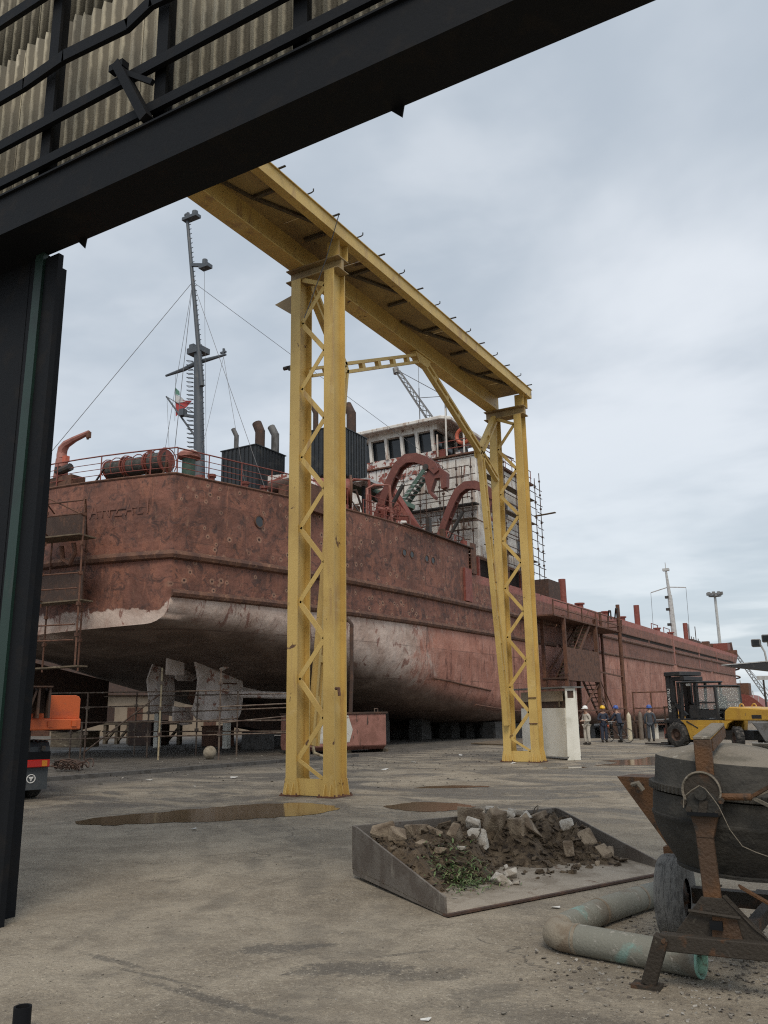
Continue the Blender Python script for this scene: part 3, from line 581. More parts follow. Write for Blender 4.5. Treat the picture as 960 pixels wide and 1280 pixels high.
B().prism([(XB-.1, 20.9, 12.33), (XB-.1, 21.9, 12.33), (XB-.1, 21.7, 12.05), (XB-.1, 21.1, 12.05)], (.2, 0, 0)).build('node_plate', 'yellow', ga)
B().tube([(-9.7, 14.7, 13.1), (-10.2, 14.9, 12.2), (-10.75, 15.0, 11.2), (-10.9, 15.0, 10.9)], .012, 5).build('cable', 'wire', ga)
B().tube([(-10.02, 15.03, 2.2), (-9.9, 14.95, 2.2), (-9.88, 14.95, 2.05)], .035, 6).build('pipe_hook', 'rust', ga)
for z in (2.05, 1.22): B().box(-10.37, -10.08, 27.02, 27.05, z, z+.03).build('clamp', 'rust', ga)

# ------------------------------------------------------------------ the ship
XC = -29.0
sh_ = thing('dredger_ship', 'large rusty red ship standing out of the water on blocks', 'ship', (XC, 80, 0))
def half(Y):   # half breadth at deck height
    P_ = [(22.5, 6.7), (24, 7.05), (27, 7.65), (32, 8.4), (38, 8.82), (47, 9.0), (141, 9.0), (146, 8.85), (152, 8.1), (157, 6.6), (161.5, 4.0), (163.5, 1.8), (164.5, 0.05)]
    for a, b_ in zip(P_, P_[1:]):
        if Y <= b_[0]: t = (Y-a[0])/(b_[0]-a[0]); return a[1]+(b_[1]-a[1])*t
    return 0.05
def bilge(Y):
    P_ = [(22.5, 4.95, .85, 4.75), (25, 4.6, 1.2, 4.2), (28, 4.2, 1.5, 3.75), (32, 3.3, 1.9, 2.75), (38, 2.2, 2.0, 1.7), (47, 1.05, 1.7, .85), (55, .75, 1.4, .55), (70, .35, 1.3, .2), (165, .35, 1.3, .2)]
    for a, b_ in zip(P_, P_[1:]):
        if Y <= b_[0]: t = (Y-a[0])/(b_[0]-a[0]); return [a[i]+(b_[i]-a[i])*t for i in (1, 2, 3)]
    return P_[-1][1:]
def ptop(Y): return 10.62+.28*sm01((Y-22.5)/14)
def sec(Y):
    """section points from keel centre up to deck: (half breadth, z)"""
    b_ = half(Y); zb, r, zc = bilge(Y); rx = min(r*1.15, b_*.8)
    pts = [(0, zc), ((b_-rx)*.5, (zb+zc)/2), (b_-rx, zb)]
    for k in range(1, 7): a = math.pi/2*k/6; pts.append((b_-rx+rx*math.sin(a), zb+r*(1-math.cos(a))))
    for z in (6.06, 6.8, 7.5, 8.4, 9.4):
        if z > pts[-1][1]+.05: pts.append((b_, z))
        else: pts.append((b_, pts[-1][1]+.02))
    if Y > 141:
        kk = min(1, ((Y-141)/20))
        pts = [(h*(1-.92*kk*max(0, 1-max(0, (z-zb))/(9.6-zb))**1.15), z) for h, z in pts]
    return pts
stY = [22.5, 23.5, 25, 26.5, 28, 30, 32, 35, 38, 42, 47, 55, 62, 70, 90, 110, 130, 141, 144, 147, 150, 153, 155.5, 158, 160, 161.8, 163.3, 164.4]
def transY(h): return 22.5-1.15*(1-min(1, abs(h)/6.7)**1.7)
hb = B(); secs = [sec(Y) for Y in stY]; k = len(secs[0])
for side in (1, -1):
    vs = []
    for Y, S in zip(stY, secs):
        vs += [(XC+side*h, transY(h) if Y == 22.5 else Y, z) for h, z in S]
    fs = []
    for j in range(len(stY)-1):
        for i in range(k-1):
            q = (j*k+i, (j+1)*k+i, (j+1)*k+i+1, j*k+i+1); fs.append(q if side > 0 else q[::-1])
    hb.add(vs, fs, True)
# transom plate: columns from corner to corner, bottom edge to deck
S0 = secs[0]; hs = sorted({round(h, 4) for h, z in S0}); low = {}
for h, z in S0: low.setdefault(round(h, 4), z)
cols = [-h for h in hs[::-1] if h > 0]+hs
rows = [0, .25, .5, .75, 1]
vs = []
for h in cols:
    z0 = low[abs(h)]
    for r_ in rows: vs.append((XC+h, transY(h), z0+(9.4-z0)*r_))
nr = len(rows)
hb.add(vs, [(i*nr+j, (i+1)*nr+j, (i+1)*nr+j+1, i*nr+j+1) for i in range(len(cols)-1) for j in range(nr-1)], True)
hb.build('hull', 'hull', sh_, sharp=38)
# deck
dk = B(); vs = []
for Y in stY: h = half(Y); vs += [(XC-h+.02, Y, 9.36), (XC+h-.02, Y, 9.36)]
dk.add(vs, [(2*i, 2*i+1, 2*i+3, 2*i+2) for i in range(len(stY)-1)]); dk.build('deck', 'red_pale', sh_)
# poop bulwark: follows transom and both sides up to the break at Y 44
def outline(Yend, inset=0, nt_=10):
    pts = [(XC+h, transY(h)) for h in [6.7*i/nt_ for i in range(-nt_, nt_+1)]]
    Ys = [y for y in (23.5, 25, 26.5, 28, 30, 32, 35, 38, 41, Yend)]
    right = [(XC+half(y), y) for y in Ys]; left = [(XC-half(y), y) for y in Ys][::-1]
    allp = left+pts+right
    if inset:
        allp = [(XC+(x-XC)*(1-inset/9), y+(inset if y < 23.2 else 0)) for x, y in allp]
    return allp
po = outline(44.0); pi_ = outline(44.0, .12)
n = len(po); vs = []
for (x, y), (xi, yi) in zip(po, pi_): vs += [(x, y, 9.4), (x, y, ptop(y)), (xi, yi, ptop(y)), (xi, yi, 9.4)]
B().add(vs, [(i*4+j, (i+1)*4+j, (i+1)*4+(j+1) % 4, i*4+(j+1) % 4) for i in range(n-1) for j in range(4)]+[(0, 1, 2, 3), ((n-1)*4+3, (n-1)*4+2, (n-1)*4+1, (n-1)*4)], True).build('poop_bulwark', 'hull', sh_, sharp=38)
pd = [(x, y, 10.25) for x, y in outline(44.0, .1)]
B().add(pd, [list(range(len(pd)))]).build('poop_deck', 'rust', sh_)
B().tube([(x, y, ptop(y)+.015) for x, y in po], .05, 6).build('bulwark_capping', 'rust', sh_)
B().prism([(-19.88, 36.2, 10.86), (-19.88, 44.4, 10.86), (-20.05, 44.4, 10.86), (-20.05, 36.2, 10.86)], (0, 0, .06)).build('rubbing_plate', 'rust_dark', sh_)
B().box(XC-8.9, XC+8.93, 43.97, 44.05, 9.42, 10.8).build('poop_front', 'rust', sh_)
# rubbing strakes
def strake(z, r, Ya, Yb, transom=True, mat_='strake'):
    ys_ = [y for y in [22.5, 23.5, 25, 26.5, 28, 30, 32, 35, 38, 42, 47, 55, 62, 70, 80, 90, 100, 110, 120, 130, 141, 144, 147, 150, 153, 155.5, 158, 160] if Ya <= y <= Yb]
    if Yb not in ys_: ys_.append(Yb)
    if Ya not in ys_: ys_.insert(0, Ya)
    pts = ([(XC+6.7*i/10, transY(6.7*i/10)-.02, z) for i in range(-10, 10)] if transom else [])+[(XC+half(y)+.02, y, z) for y in ys_]
    return B().tube(pts, r, 8).build('rubbing_strake', mat_, sh_)
strake(7.5, .18, 22.5, 58); strake(6.06, .16, 22.5, 58, False)
segs = [(58.3, 66, 0), (66.4, 97, 0), (98.2, 120, 0), (120.6, 160, 0)]
for a, b_, _ in segs: strake(7.5, .15, a, b_, False); strake(6.06, .12, a+.6, b_-.4, False)
# freeing-port slot and upper plate edge along the forward side
for a, b_ in ((60.5, 66), (72, 86), (86.6, 97), (98.5, 112), (112.6, 125), (125.5, 141)):
    B().box(XC+8.9, XC+9.012, a, b_, 7.86, 8.1).build('freeing_port', 'void', sh_)  # dark box on the plating, the slot's shade is its colour
    B().box(XC+8.95, XC+9.09, a-.2, b_+.2, 8.1, 8.17).build('port_lintel', 'rust', sh_)
for y in (69, 97.6, 112.2, 125.2, 140):
    B().box(XC+half(y)-.02, XC+half(y)+.035, y, y+.45, 6.2, 9.35).build('seam_doubler', 'red_pale', sh_)
# bilge keel strips and depth pipe
B().tube([(XC+half(y)+.0, y, z) for y, z in ((39.3, 3.3), (41, 3.2), (43, 3.02), (44.5, 2.9), (46.3, 2.75))], .05, 6).build('bilge_strip', 'rust', sh_)
B().tube([(XC+half(y)-.12, y, z) for y, z in ((44.4, 1.95), (46.5, 1.8), (49, 1.62), (52, 1.5))], .05, 6).build('bilge_strip', 'rust', sh_)
# keel skeg and stern gear
B().prism([(XC-.5, 33.5, 2.2), (XC-.5, 60, .9), (XC-.5, 60, .1), (XC-.5, 38, .5), (XC-.5, 34.5, 1.0)], (1, 0, 0)).build('skeg', 'rust_dark', sh_)
B().prism([(-35.6, 25, 4.4), (-35.6, 31, 3.4), (-35.6, 31, 1.3), (-35.6, 29, .9), (-35.6, 26.0, 1.2)], (.8, 0, 0)).build('skeg', 'rust_dark', sh_)
pr_ = [(27.9, 4.24), (28.12, 3.9), (28.28, 3.5), (28.36, 3.15), (28.34, 2.7), (28.22, 2.2), (28.03, 1.78), (28.35, 1.5), (28.7, 1.42), (29.18, 1.32), (29.5, 1.42), (30.3, 1.36), (31.02, 1.35), (31.3, 1.7), (31.39, 2.11), (31.45, 2.5), (31.42, 2.92), (31.3, 3.4), (30.98, 3.87), (30.2, 4.0), (29.36, 4.13)]
B().prism([(-26.3+.0*z, y, z) for y, z in pr_], (.12, 0, 0)).build('nozzle_plate', 'nozzle', sh_, bevel=.02)
B().prism([(-28.45, 27.83, 4.13), (-28.45, 27.86, 3.3), (-28.45, 27.84, 2.5), (-28.45, 28.0, 2.05), (-28.45, 28.3, 1.75), (-28.45, 29.09, 1.61), (-28.45, 29.2, 2.6), (-28.45, 29.0, 3.96)], (.1, 0, 0)).build('nozzle_plate', 'nozzle', sh_, bevel=.02)
B().prism([(-27.6, 28.26, 4.3), (-27.6, 28.32, 3.26), (-27.6, 28.5, 3.15), (-27.6, 29.4, 3.15), (-27.6, 29.61, 3.25), (-27.6, 29.72, 4.3)], (.12, 0, 0)).build('rudder', 'nozzle', sh_, bevel=.02)
B().prism([(-27.25, 27.88, 2.05), (-27.25, 27.92, 1.38), (-27.25, 28.5, 1.2), (-27.25, 29.13, 1.25), (-27.25, 28.89, 1.92)], (.1, 0, 0)).build('nozzle_plate', 'nozzle', sh_, bevel=.02)
B().prism([(-28.4, 28.6, 4.15), (-26.25, 28.6, 4.15), (-26.25, 30.6, 3.95), (-28.4, 30.6, 3.95)], (0, 0, .25)).build('nozzle_head', 'rust_dark', sh_)
B().cyl((-27.5, 29.0, 4.2), (-27.5, 29.0, 5.0), .16, n=12).build('rudder_stock', 'rust', sh_)
B().cyl((-27.3, 30.4, 2.8), (-26.7, 34.5, 2.75), .26, .32, 14).build('shaft_tube', 'nozzle', sh_)
B().prism([(-26.25, 29.9, 3.0), (-26.25, 30.9, 3.0), (-26.25, 30.9, 3.06), (-26.25, 29.9, 3.06)], (.1, 0, 0)).build('weld_bar', 'rust', sh_)
for a in range(4):
    ang = a*math.pi/2+.5; c_ = Vector((-27.35, 30.2, 2.8)); d = Vector((math.cos(ang), 0, math.sin(ang))); e = Vector((-math.sin(ang), .55, math.cos(ang)))
    B().prism([c_+d*.25-e*.12, c_+d*.8-e*.36, c_+d*1.18-e*.2, c_+d*1.15+e*.25, c_+d*.7+e*.35, c_+d*.25+e*.12], (0, .05, 0)).build('propeller_blade', 'rust', sh_)
B().box(-26.9, -26.78, 27.0, 28.1, 3.35, 4.3).build('rudder', 'nozzle', sh_, bevel=.04)
B().prism([(-28.3, 28.15, 1.75), (-28.3, 28.15, 4.2), (-28.15, 27.6, 4.25), (-28.35, 27.35, 3.2), (-28.2, 27.5, 1.7)], (.08, 0, 0)).build('nozzle_strut', 'nozzle', sh_)
B().cyl((-26.85, 27.5, 4.25), (-26.85, 27.5, 5.0), .13, n=12).build('rudder_stock', 'rust', sh_)
B().bar((-25.7, 29.2, 3.6), (-24.2, 30.3, 4.4), .3, .14).build('strut', 'nozzle', sh_)
B().cyl((-25.6, 30.0, 2.55), (-21.5, 31.6, 2.35), .16, n=10).build('strut', 'nozzle', sh_)
# portholes
def porthole(y, z, r):
    x = XC+half(y)
    p = B().lathe([(r*.8, -.02), (r*.82, .03), (r, .035), (r*1.02, -.03)], (x, y, z), (1, -.1, 0), 16).build('porthole', 'rust', sh_)
    B().lathe([(0, .012), (r*.82, .012)], (x, y, z), (1, -.1, 0), 16).build('pane', 'window', p)
porthole(26.5, 9.37, .27)
for y in (36.67, 37.38, 38.89, 39.59): porthole(y, 9.5, .2)
# raised ghost lettering on the transom
fd = bpy.data.curves.new('name_letters', 'FONT'); fd.body = 'ANZALI'; fd.size = 1.0; fd.extrude = .004; fd.space_character = 1.35
a_, b_ = Vector((-25.95, transY(3.05)-.02, 9.15)), Vector((-23.55, transY(5.45)-.02, 9.15)); ex = (b_-a_).normalized(); ez = Vector((0, 0, 1)); ey = ez.cross(ex)
FM = Matrix.Translation(a_-sh_.location) @ Matrix(((ex.x, ez.x, -ey.x, 0), (ex.y, ez.y, -ey.y, 0), (ex.z, ez.z, -ey.z, 0), (0, 0, 0, 1))) @ Matrix.Diagonal((.62, .85, 1, 1))
GL = (mat('ghost letters', (.185, .082, .058), [((.12, .054, .04), 1.5, .40, .62)], .75)); text_mesh(fd, 'name_letters', GL, sh_, FM)
# railing round the poop
rl = [(x, y) for x, y in outline(44.0) if True]
pts = [(XC+h, transY(h)+.05) for h in [-3.2+i*1.1 for i in range(10)]]+[(XC+half(y)-.06, y) for y in (22.6, 24.0, 25.6, 27.2, 28.8, 30.4, 32)]
ra = B()
for dz in (.28, .52, .76): ra.tube([(x, y, ptop(y)+dz) for x, y in pts], .016, 5)
rail = ra.tube([(x, y, ptop(y)+1.05) for x, y in pts], .028, 6).build('railing', 'red_paint', sh_)
for i, (x, y) in enumerate(pts):
    if i % 2 == 0 or i > 9: B().cyl((x, y, ptop(y)), (x, y, ptop(y)+1.05), .025, n=6).build('stanchion', 'red_paint', rail)
rail2 = B()
pts = [(XC+half(y)-.06, y) for y in (33.6, 35.0, 36.4)]
for dz in (.28, .52, .76, 1.05): rail2.tube([(x, y, ptop(y)+dz) for x, y in pts], .02, 5)
rail2 = rail2.build('railing', 'red_paint', sh_)
for x, y in pts: B().cyl((x, y, ptop(y)), (x, y, ptop(y)+1.05), .025, n=6).build('stanchion', 'red_paint', rail2)
# hawser reels
def reel(x0, x1, y, z, r):
    o = B().cyl((x0, y, z), (x1, y+.12, z), r, n=18).build('rope_reel', 'rope', sh_)
    for x in (x0, x1): B().cyl((x-.02, y, z), (x+.03, y, z), r*1.12, n=18).build('flange', 'red_paint', o)
    for x in (x0-.05, (x0+x1)/2, x1+.05): B().tube([(x, y+.02+r*1.25*math.cos(a), z+r*1.25*math.sin(a)) for a in [R(-40+i*26) for i in range(11)]], .022, 5).build('hoop', 'red_paint', o)
    for x in (x0-.05, x1+.05): B().bar((x, y-.3, z-1), (x, y, z), .06).bar((x, y+.3, z-1), (x, y, z), .06).build('cradle_leg', 'rust', o)
reel(-26.5, -25.55, 23.0, 11.52, .37); reel(-25.35, -24.35, 23.05, 11.48, .37); reel(-24.2, -23.45, 23.1, 11.46, .42)
v_ = B().cyl((-22.62, 23.5, 10.25), (-22.62, 23.5, 11.5), .26, n=14).build('ventilator', 'green_vent', sh_)
B().lathe([(.28, 0), (.46, .05), (.46, .18), (.34, .3), (0, .36)], (-22.62, 23.5, 11.48), n=16).build('cowl', 'red_pale', v_)
B().lathe([(.36, .27), (.3, .33), (0, .38)], (-22.62, 23.5, 11.49), n=16).build('cap', 'white_old', v_)
for x, y in ((-23.3, 23.5), (-22.15, 24.6), (-21.75, 26.2), (-21.55, 27.2)):
    o = B().cyl((x-.25, y, 10.25), (x-.25, y, 11.0), .13, n=10).cyl((x-.25, y, 10.97), (x-.25, y, 11.08), .18, n=10).build('bollard', 'red_paint', sh_)
# provision crane at the stern, port of centre
B().box(-28.6, -27.0, 21.5, 22.2, 10.2, 11.1).build('crane_seat', 'rust', sh_)
cr = B().cyl((-28.15, 21.9, 11.1), (-28.15, 21.9, 12.0), .3, .24, 12).cyl((-28.15, 21.9, 12.0), (-28.2, 21.9, 12.25), .22, .2, 12).build('deck_crane', 'red_pale', sh_)
B().tube([(-28.2, 21.9, 12.1), (-28.15, 21.9, 12.45), (-27.95, 21.9, 12.62), (-27.4, 21.85, 12.72), (-26.5, 21.8, 12.83)], [.2, .2, .17, .13, .1], 8).build('jib', 'red_pale', cr)
B().box(-26.58, -26.42, 21.74, 21.86, 12.6, 12.85).cyl((-26.55, 21.8, 12.55), (-26.55, 21.8, 12.7), .05, n=6).build('jib_head', 'rust', cr)
B().box(-27.75, -27.55, 21.6, 21.8, 11.75, 12.0).build('control_box', 'ring_orange', cr); B().box(-28.05, -27.75, 21.5, 21.75, 11.3, 11.55).build('winch_motor', 'dark_steel', cr)
B().cyl((-27.85, 21.6, 11.35), (-27.2, 21.6, 11.45), .16, n=10).build('winch_drum', 'dark_steel', cr)
B().bar((-26.65, 22.4, 10.9), (-25.9, 22.2, 11.35), .06).build('strut', 'dark_steel', sh_)
# main mast, raked aft
mb = Vector((-27.95, 30.0, 10.25)); mk = Vector((-28.45, 29.9, 19.95)); mt = Vector((-29.15, 29.3, 27.6))
ms = B().cyl(mb, lerp(mb, mk, .3), .33, .29, 14).build('mast', 'red_paint', sh_)
B().cyl(lerp(mb, mk, .3), mk, .29, .21, 14).build('lower_mast', 'mast_blue', ms)
ax = (mt-lerp(mb, mk, .78)).normalized(); tb = lerp(mb, mk, .78)+Vector((.42, -.2, 0)); tt = mt+Vector((.1, 0, 0))
B().cyl(tb, tt, .13, .085, 10).build('topmast', 'mast_blue', ms)
B().box(-28.95, -28.0, 29.6, 30.3, 19.75, 20.05).box(-28.9, -28.6, 29.7, 30.1, 20.05, 20.3).build('masthead', 'mast_blue', ms)
B().tube([(-30.5, 29.75, 18.95), (-29.3, 29.8, 19.05), (-28.4, 29.85, 19.25), (-26.6, 29.95, 19.3)], [.06, .11, .13, .06], 8).cyl((-26.75, 29.95, 19.3), (-26.75, 29.95, 19.65), .07, n=6).box(-26.95, -26.6, 29.9, 30, 19.42, 19.5).build('yard', 'mast_blue', ms)
for f, w_, s_ in ((.955, .75, 1), (.7, .95, 1)):
    p = lerp(tb, tt, f)
    if f > .9: B().box(p.x-.25, p.x+.75, p.y-.2, p.y+.2, p.z+.15, p.z+.32).cyl((p.x+.5, p.y, p.z+.3), (p.x+.5, p.y, p.z+.55), .16, n=8).cyl((p.x, p.y, p.z+.3), (p.x, p.y, p.z+.62), .09, n=6).ball((p.x-.12, p.y, p.z+.5), .13, 6).build('light_platform', 'mast_blue', ms)
    else: B().bar(p, p+Vector((.95, 0, -.3)), .16).box(p.x+.7, p.x+1.3, p.y-.2, p.y+.2, p.z-.5, p.z-.3).cyl((p.x+.95, p.y, p.z-.3), (p.x+.95, p.y, p.z+.02), .14, n=8).build('radar_arm', 'mast_blue', ms)
p = lerp(mb, mk, .62); B().bar(p, p+Vector((-.9, -.2, .25)), .14).box(p.x-1.05, p.x-.75, p.y-.35, p.y-.05, p.z+.2, p.z+.55).build('lamp_bracket', 'mast_blue', ms)
B().cyl((-28.1, 29.9, 14.9), (-30.35, 29.7, 17.75), .06, .045, 8).build('derrick', 'mast_blue', ms)
B().cyl((-30.35, 29.7, 17.75), (-28.5, 29.85, 16.55), .02, n=5).build('derrick_stay', 'wire', ms)
ld = B()
for i in range(32):
    p = lerp(mb, mk, .2+i*.024)+Vector((-.42, -.15, 0))
    ld.tube([p+Vector((.1, .1, 0)), p+Vector((-.16, -.1, .02)), p+Vector((-.2, .1, .02)), p+Vector((.1, .2, 0))], .02, 4)
for i in range(34):
    p = lerp(tb, tt, i/35); ld.bar(p+Vector((.06, 0, 0)), p+Vector((.22, 0, 0)), .03)
ld.build('ladder', 'mast_blue', ms)
for i in range(26): p = lerp(mb, mk, .15+i*.03); B().bar(p+Vector((.3, -.1, 0)), p+Vector((.46, -.12, 0)), .04).build('step', 'mast_blue', ms)
sy_ = lerp(tb, tt, .6)
for e in ((-31.8, 22.6, 11.3), (-23.2, 23.2, 10.9), (-21.2, 26.5, 10.8), (-20.6, 43.0, 15.3), (-30.5, 29.8, 14)):
    B().cyl(sy_, e, .014, n=4).build('stay', 'wire', ms)
for a, e in (((-30.3, 29.7, 17.7), (-29.3, 29.5, 10.5)), ((-26.75, 29.95, 19.2), (-27.0, 28, 10.5)), ((-26.75, 29.95, 19.2), (-24.4, 29.5, 10.5)), (lerp(tb, tt, .68)+Vector((.9, 0, -.4)), (-27.6, 30, 12))):
    B().cyl(a, e, .011, n=4).build('stay', 'wire', ms)
fl = thing('pennant_flag', 'small torn red white and green flag hanging below the mast yard', 'flag', (-29.75, 29.75, 16.9))
def cloth(pts, m_): B().add(pts+[(x, y+.01, z) for x, y, z in pts], [(0, 1, 2, 3), (7, 6, 5, 4)]).build('flag_band', m_, fl)
cloth([(-29.8, 29.75, 18.15), (-29.45, 29.7, 17.85), (-29.4, 29.7, 17.6), (-29.78, 29.75, 17.8)], 'flag_green')
cloth([(-29.78, 29.77, 17.8), (-29.3, 29.7, 17.5), (-29.0, 29.75, 17.2), (-29.76, 29.77, 17.3)], 'flag_white')
cloth([(-29.76, 29.78, 17.45), (-28.55, 29.7, 17.15), (-28.9, 29.8, 17.0), (-29.7, 29.78, 16.55)], 'flag_red')
B().cyl((-29.8, 29.75, 18.95), (-29.72, 29.75, 16.3), .012, n=4).build('halyard', 'wire', fl)
# funnel casings
def casing(name, x0, x1, y0, y1, z0, z1, zs, pipes):
    c_ = B().box(x0, x1, y0, y1, z0, z1).build(name, 'casing', sh_)
    n_ = int((y1-y0)/.27)
    for i in range(n_): yy = y0+.08+i*(y1-y0-.1)/n_; B().box(x1, x1+.05, yy, yy+.09, z0+.04, z1-.04).build('rib', 'casing', c_)
    n_ = int((x1-x0)/.27)
    for i in range(n_): xx = x0+.08+i*(x1-x0-.1)/n_; B().box(xx, xx+.09, y0-.05, y0, z0+.04, z1-.04).build('rib', 'casing', c_)
    B().box(x0-.06, x1+.06, y0-.06, y1+.06, z1, z1+.05).build('roof', 'casing', c_)
    for xx in (x0+.15, x1-.15):
        for yy in (y0+.15, y1-.15): B().box(xx-.08, xx+.08, yy-.08, yy+.08, zs, z0).build('leg', 'casing', c_)
    for (x, y, r, h, dx, m_) in pipes:
        B().cyl((x, y, z1), (x, y, z1+h*.74), r, n=12).cyl((x+.02, y, z1+h*.68), (x-.22-dx, y-.03, z1+h), r*.98, n=12).build('exhaust_pipe', m_, c_)
casing('funnel_casing', -29.3, -26.95, 32.9, 35.4, 11.2, 15.4, 10.25, [(-28.9, 33.6, .13, 1.45, 0, 'stack_grey'), (-27.75, 34.2, .27, 1.75, 0, 'rust_dark'), (-26.98-.35, 35.0, .22, 1.7, .05, 'stack_grey')])
casing('funnel_casing', -26.4, -23.5, 35.6, 38.4, 14.0, 16.6, 10.25, [(-25.6, 36.4, .15, 1.9, 0, 'rust_dark'), (-23.95, 37.5, .27, 1.9, .05, 'rust_dark')])
B().box(-23.9, -22.8, 37.3, 39.2, 13.85, 14.0).build('vent_tray', 'pale_steel', sh_)
for x, y, z0, z1 in ((-26.2, 36, 14, 21.6), (-25.3, 37.2, 14, 20.2), (-24.9, 47.6, 19, 28)):
    B().cyl((x, y, z0), (x-.02, y, lerp((0, 0, z0), (0, 0, z1), .45).z), .035, n=5).cyl((x-.02, y, z0+(z1-z0)*.45), (x-.04, y, z1), .016, n=5).build('whip_aerial', 'wire', sh_)
# poop machinery: winches, fairleads, plates in flaking red and white
B().box(-22.1, -20.6, 28.6, 31.6, 10.25, 11.45).build('winch_base', 'rust', sh_)
B().prism([(-24.3, 30.6, 10.3), (-24.3, 30.6, 12.75), (-22.2, 30.6, 12.6), (-21.6, 30.6, 11.8), (-21.6, 30.6, 10.3)], (0, 1.6, 0)).build('winch_house', 'white_patch', sh_)
wd = B().cyl((-22.6, 31.2, 11.9), (-20.9, 32.6, 11.9), .62, n=18).build('winch_drum', 'red_paint', sh_)
for q in ((-22.6, 31.2, 11.9), (-20.9, 32.6, 11.9)): B().cyl(Vector(q)+Vector((-.04, -.03, 0)), Vector(q)+Vector((.04, .03, 0)), .8, n=18).build('flange', 'rust', wd)
B().cyl((-23.0, 29.2, 11.6), (-21.9, 29.3, 11.7), .3, n=12).build('warping_head', 'rust_dark', sh_)
for i in range(34):
    x = rnd.uniform(-24.6, -20.9); y = rnd.uniform(33, 42.8); h = rnd.uniform(.5, 2.3); s_ = rnd.uniform(.12, .45)
    m_ = rnd.choice(('red_paint', 'red_paint', 'rust', 'white_patch', 'rust_dark', 'red_pale'))
    t_ = rnd.random(); bb = B()
    if t_ < .3: bb.box(x-s_, x+s_, y-s_, y+s_*1.3, 10.25, 10.25+h)
    elif t_ < .55: bb.cyl((x, y, 10.25), (x, y, 10.5+h), s_*.3, n=8).cyl((x, y, 10.45+h), (x, y, 10.6+h), s_*.55, n=8)
    elif t_ < .8: bb.cyl((x-s_*1.4, y, 10.7+h*.5), (x+s_*1.4, y+.4, 10.7+h*.5), s_*.8, n=12).bar((x, y, 10.25), (x, y, 10.7+h*.5), .2)
    else: bb.tube([(x, y, 10.25), (x, y, 10.8+h), (x+.3, y+.2, 11+h), (x+.9, y+.7, 11+h), (x+1, y+.8, 10.3)], .08, 7)
    bb.build('deck_machinery', m_, sh_)
for i in range(75):
    y = rnd.uniform(33.5, 45.8); x = rnd.uniform(-24.5, -20.9) if y < 43 else rnd.uniform(-25.5, -20.7); z0 = 10.25 if y < 43.6 else 9.4; h = rnd.uniform(.4, 2.6); bb = B(); t_ = rnd.random()
    m_ = rnd.choice(('red_paint', 'red_paint', 'rust', 'white_patch', 'rust_dark', 'dark_steel', 'pale_steel', 'red_pale'))
    if t_ < .35: bb.tube([(x, y, z0), (x, y, z0+h), (x+rnd.uniform(-.8, .8), y+rnd.uniform(.2, 1), z0+h), (x+rnd.uniform(-1, 1), y+1.1, z0+h*.4)], rnd.uniform(.03, .08), 6)
    elif t_ < .6: bb.cyl((x, y, z0), (x, y, z0+h), .04, n=6).tube([(x+.22*math.cos(a), y, z0+h+.22*math.sin(a)) for a in [2*math.pi*q/12 for q in range(12)]], .025, 5, True)
    elif t_ < .8: bb.box(x-.12, x+.12, y-.15, y+.15, z0+h*.5, z0+h).cyl((x, y, z0), (x, y, z0+h*.5), .05, n=6)
    else: bb.bar((x, y, z0), (x+rnd.uniform(-.9, .9), y+rnd.uniform(0, 1.4), z0+h), .1, .14)
    bb.build('deck_fitting', m_, sh_)
for y in (33.2, 34.4, 42.2, 43.4): B().tube([(-20.55, y, 10.3), (-20.55, y, 11.6), (-20.55, y+1, 11.6), (-20.55, y+1, 10.3)], .03, 6).bar((-20.55, y, 11.2), (-20.55, y+1, 11.2), .03).build('guard_rail', 'red_paint', sh_)
B().bar((-22.6, 39.6, 13.9), (-21.2, 40.6, 11.0), .16, .5, (1, 0, 0)).bar((-23.4, 39.3, 11.0), (-22.6, 39.6, 13.9), .16, .5, (1, 0, 0)).bar((-23.1, 39.4, 12.3), (-21.8, 40.2, 12.3), .12, .3, (0, 0, 1)).build('hoist_frame', 'red_paint', sh_)
# dark green gangway ramp and stairs behind the arches
B().bar((-24.6, 38.4, 14.1), (-22.5, 41.6, 13.0), .9, .28, (1, 0, 0)).build('gangway', 'green_vent', sh_)
st = B().bar((-25.7, 45.6, 13.6), (-23.3, 46.1, 16.7), .07, .25, (0, 1, 0)).bar((-25.7, 44.9, 13.6), (-23.3, 45.3, 16.7), .07, .25, (0, 1, 0)).build('stair', 'green_vent', sh_)
for i in range(12):
    p = lerp((-25.7, 45.2, 13.65), (-23.3, 45.7, 16.65), (i+.5)/12); B().box(p.x-.16, p.x+.16, p.y-.4, p.y+.4, p.z, p.z+.05).build('tread', 'pale_steel', st)
for dy in (0, .75): B().tube([(-25.7, 44.9+dy, 14.6), (-23.3, 45.3+dy, 17.6)], .03, 5).build('handrail', 'pale_steel', st)
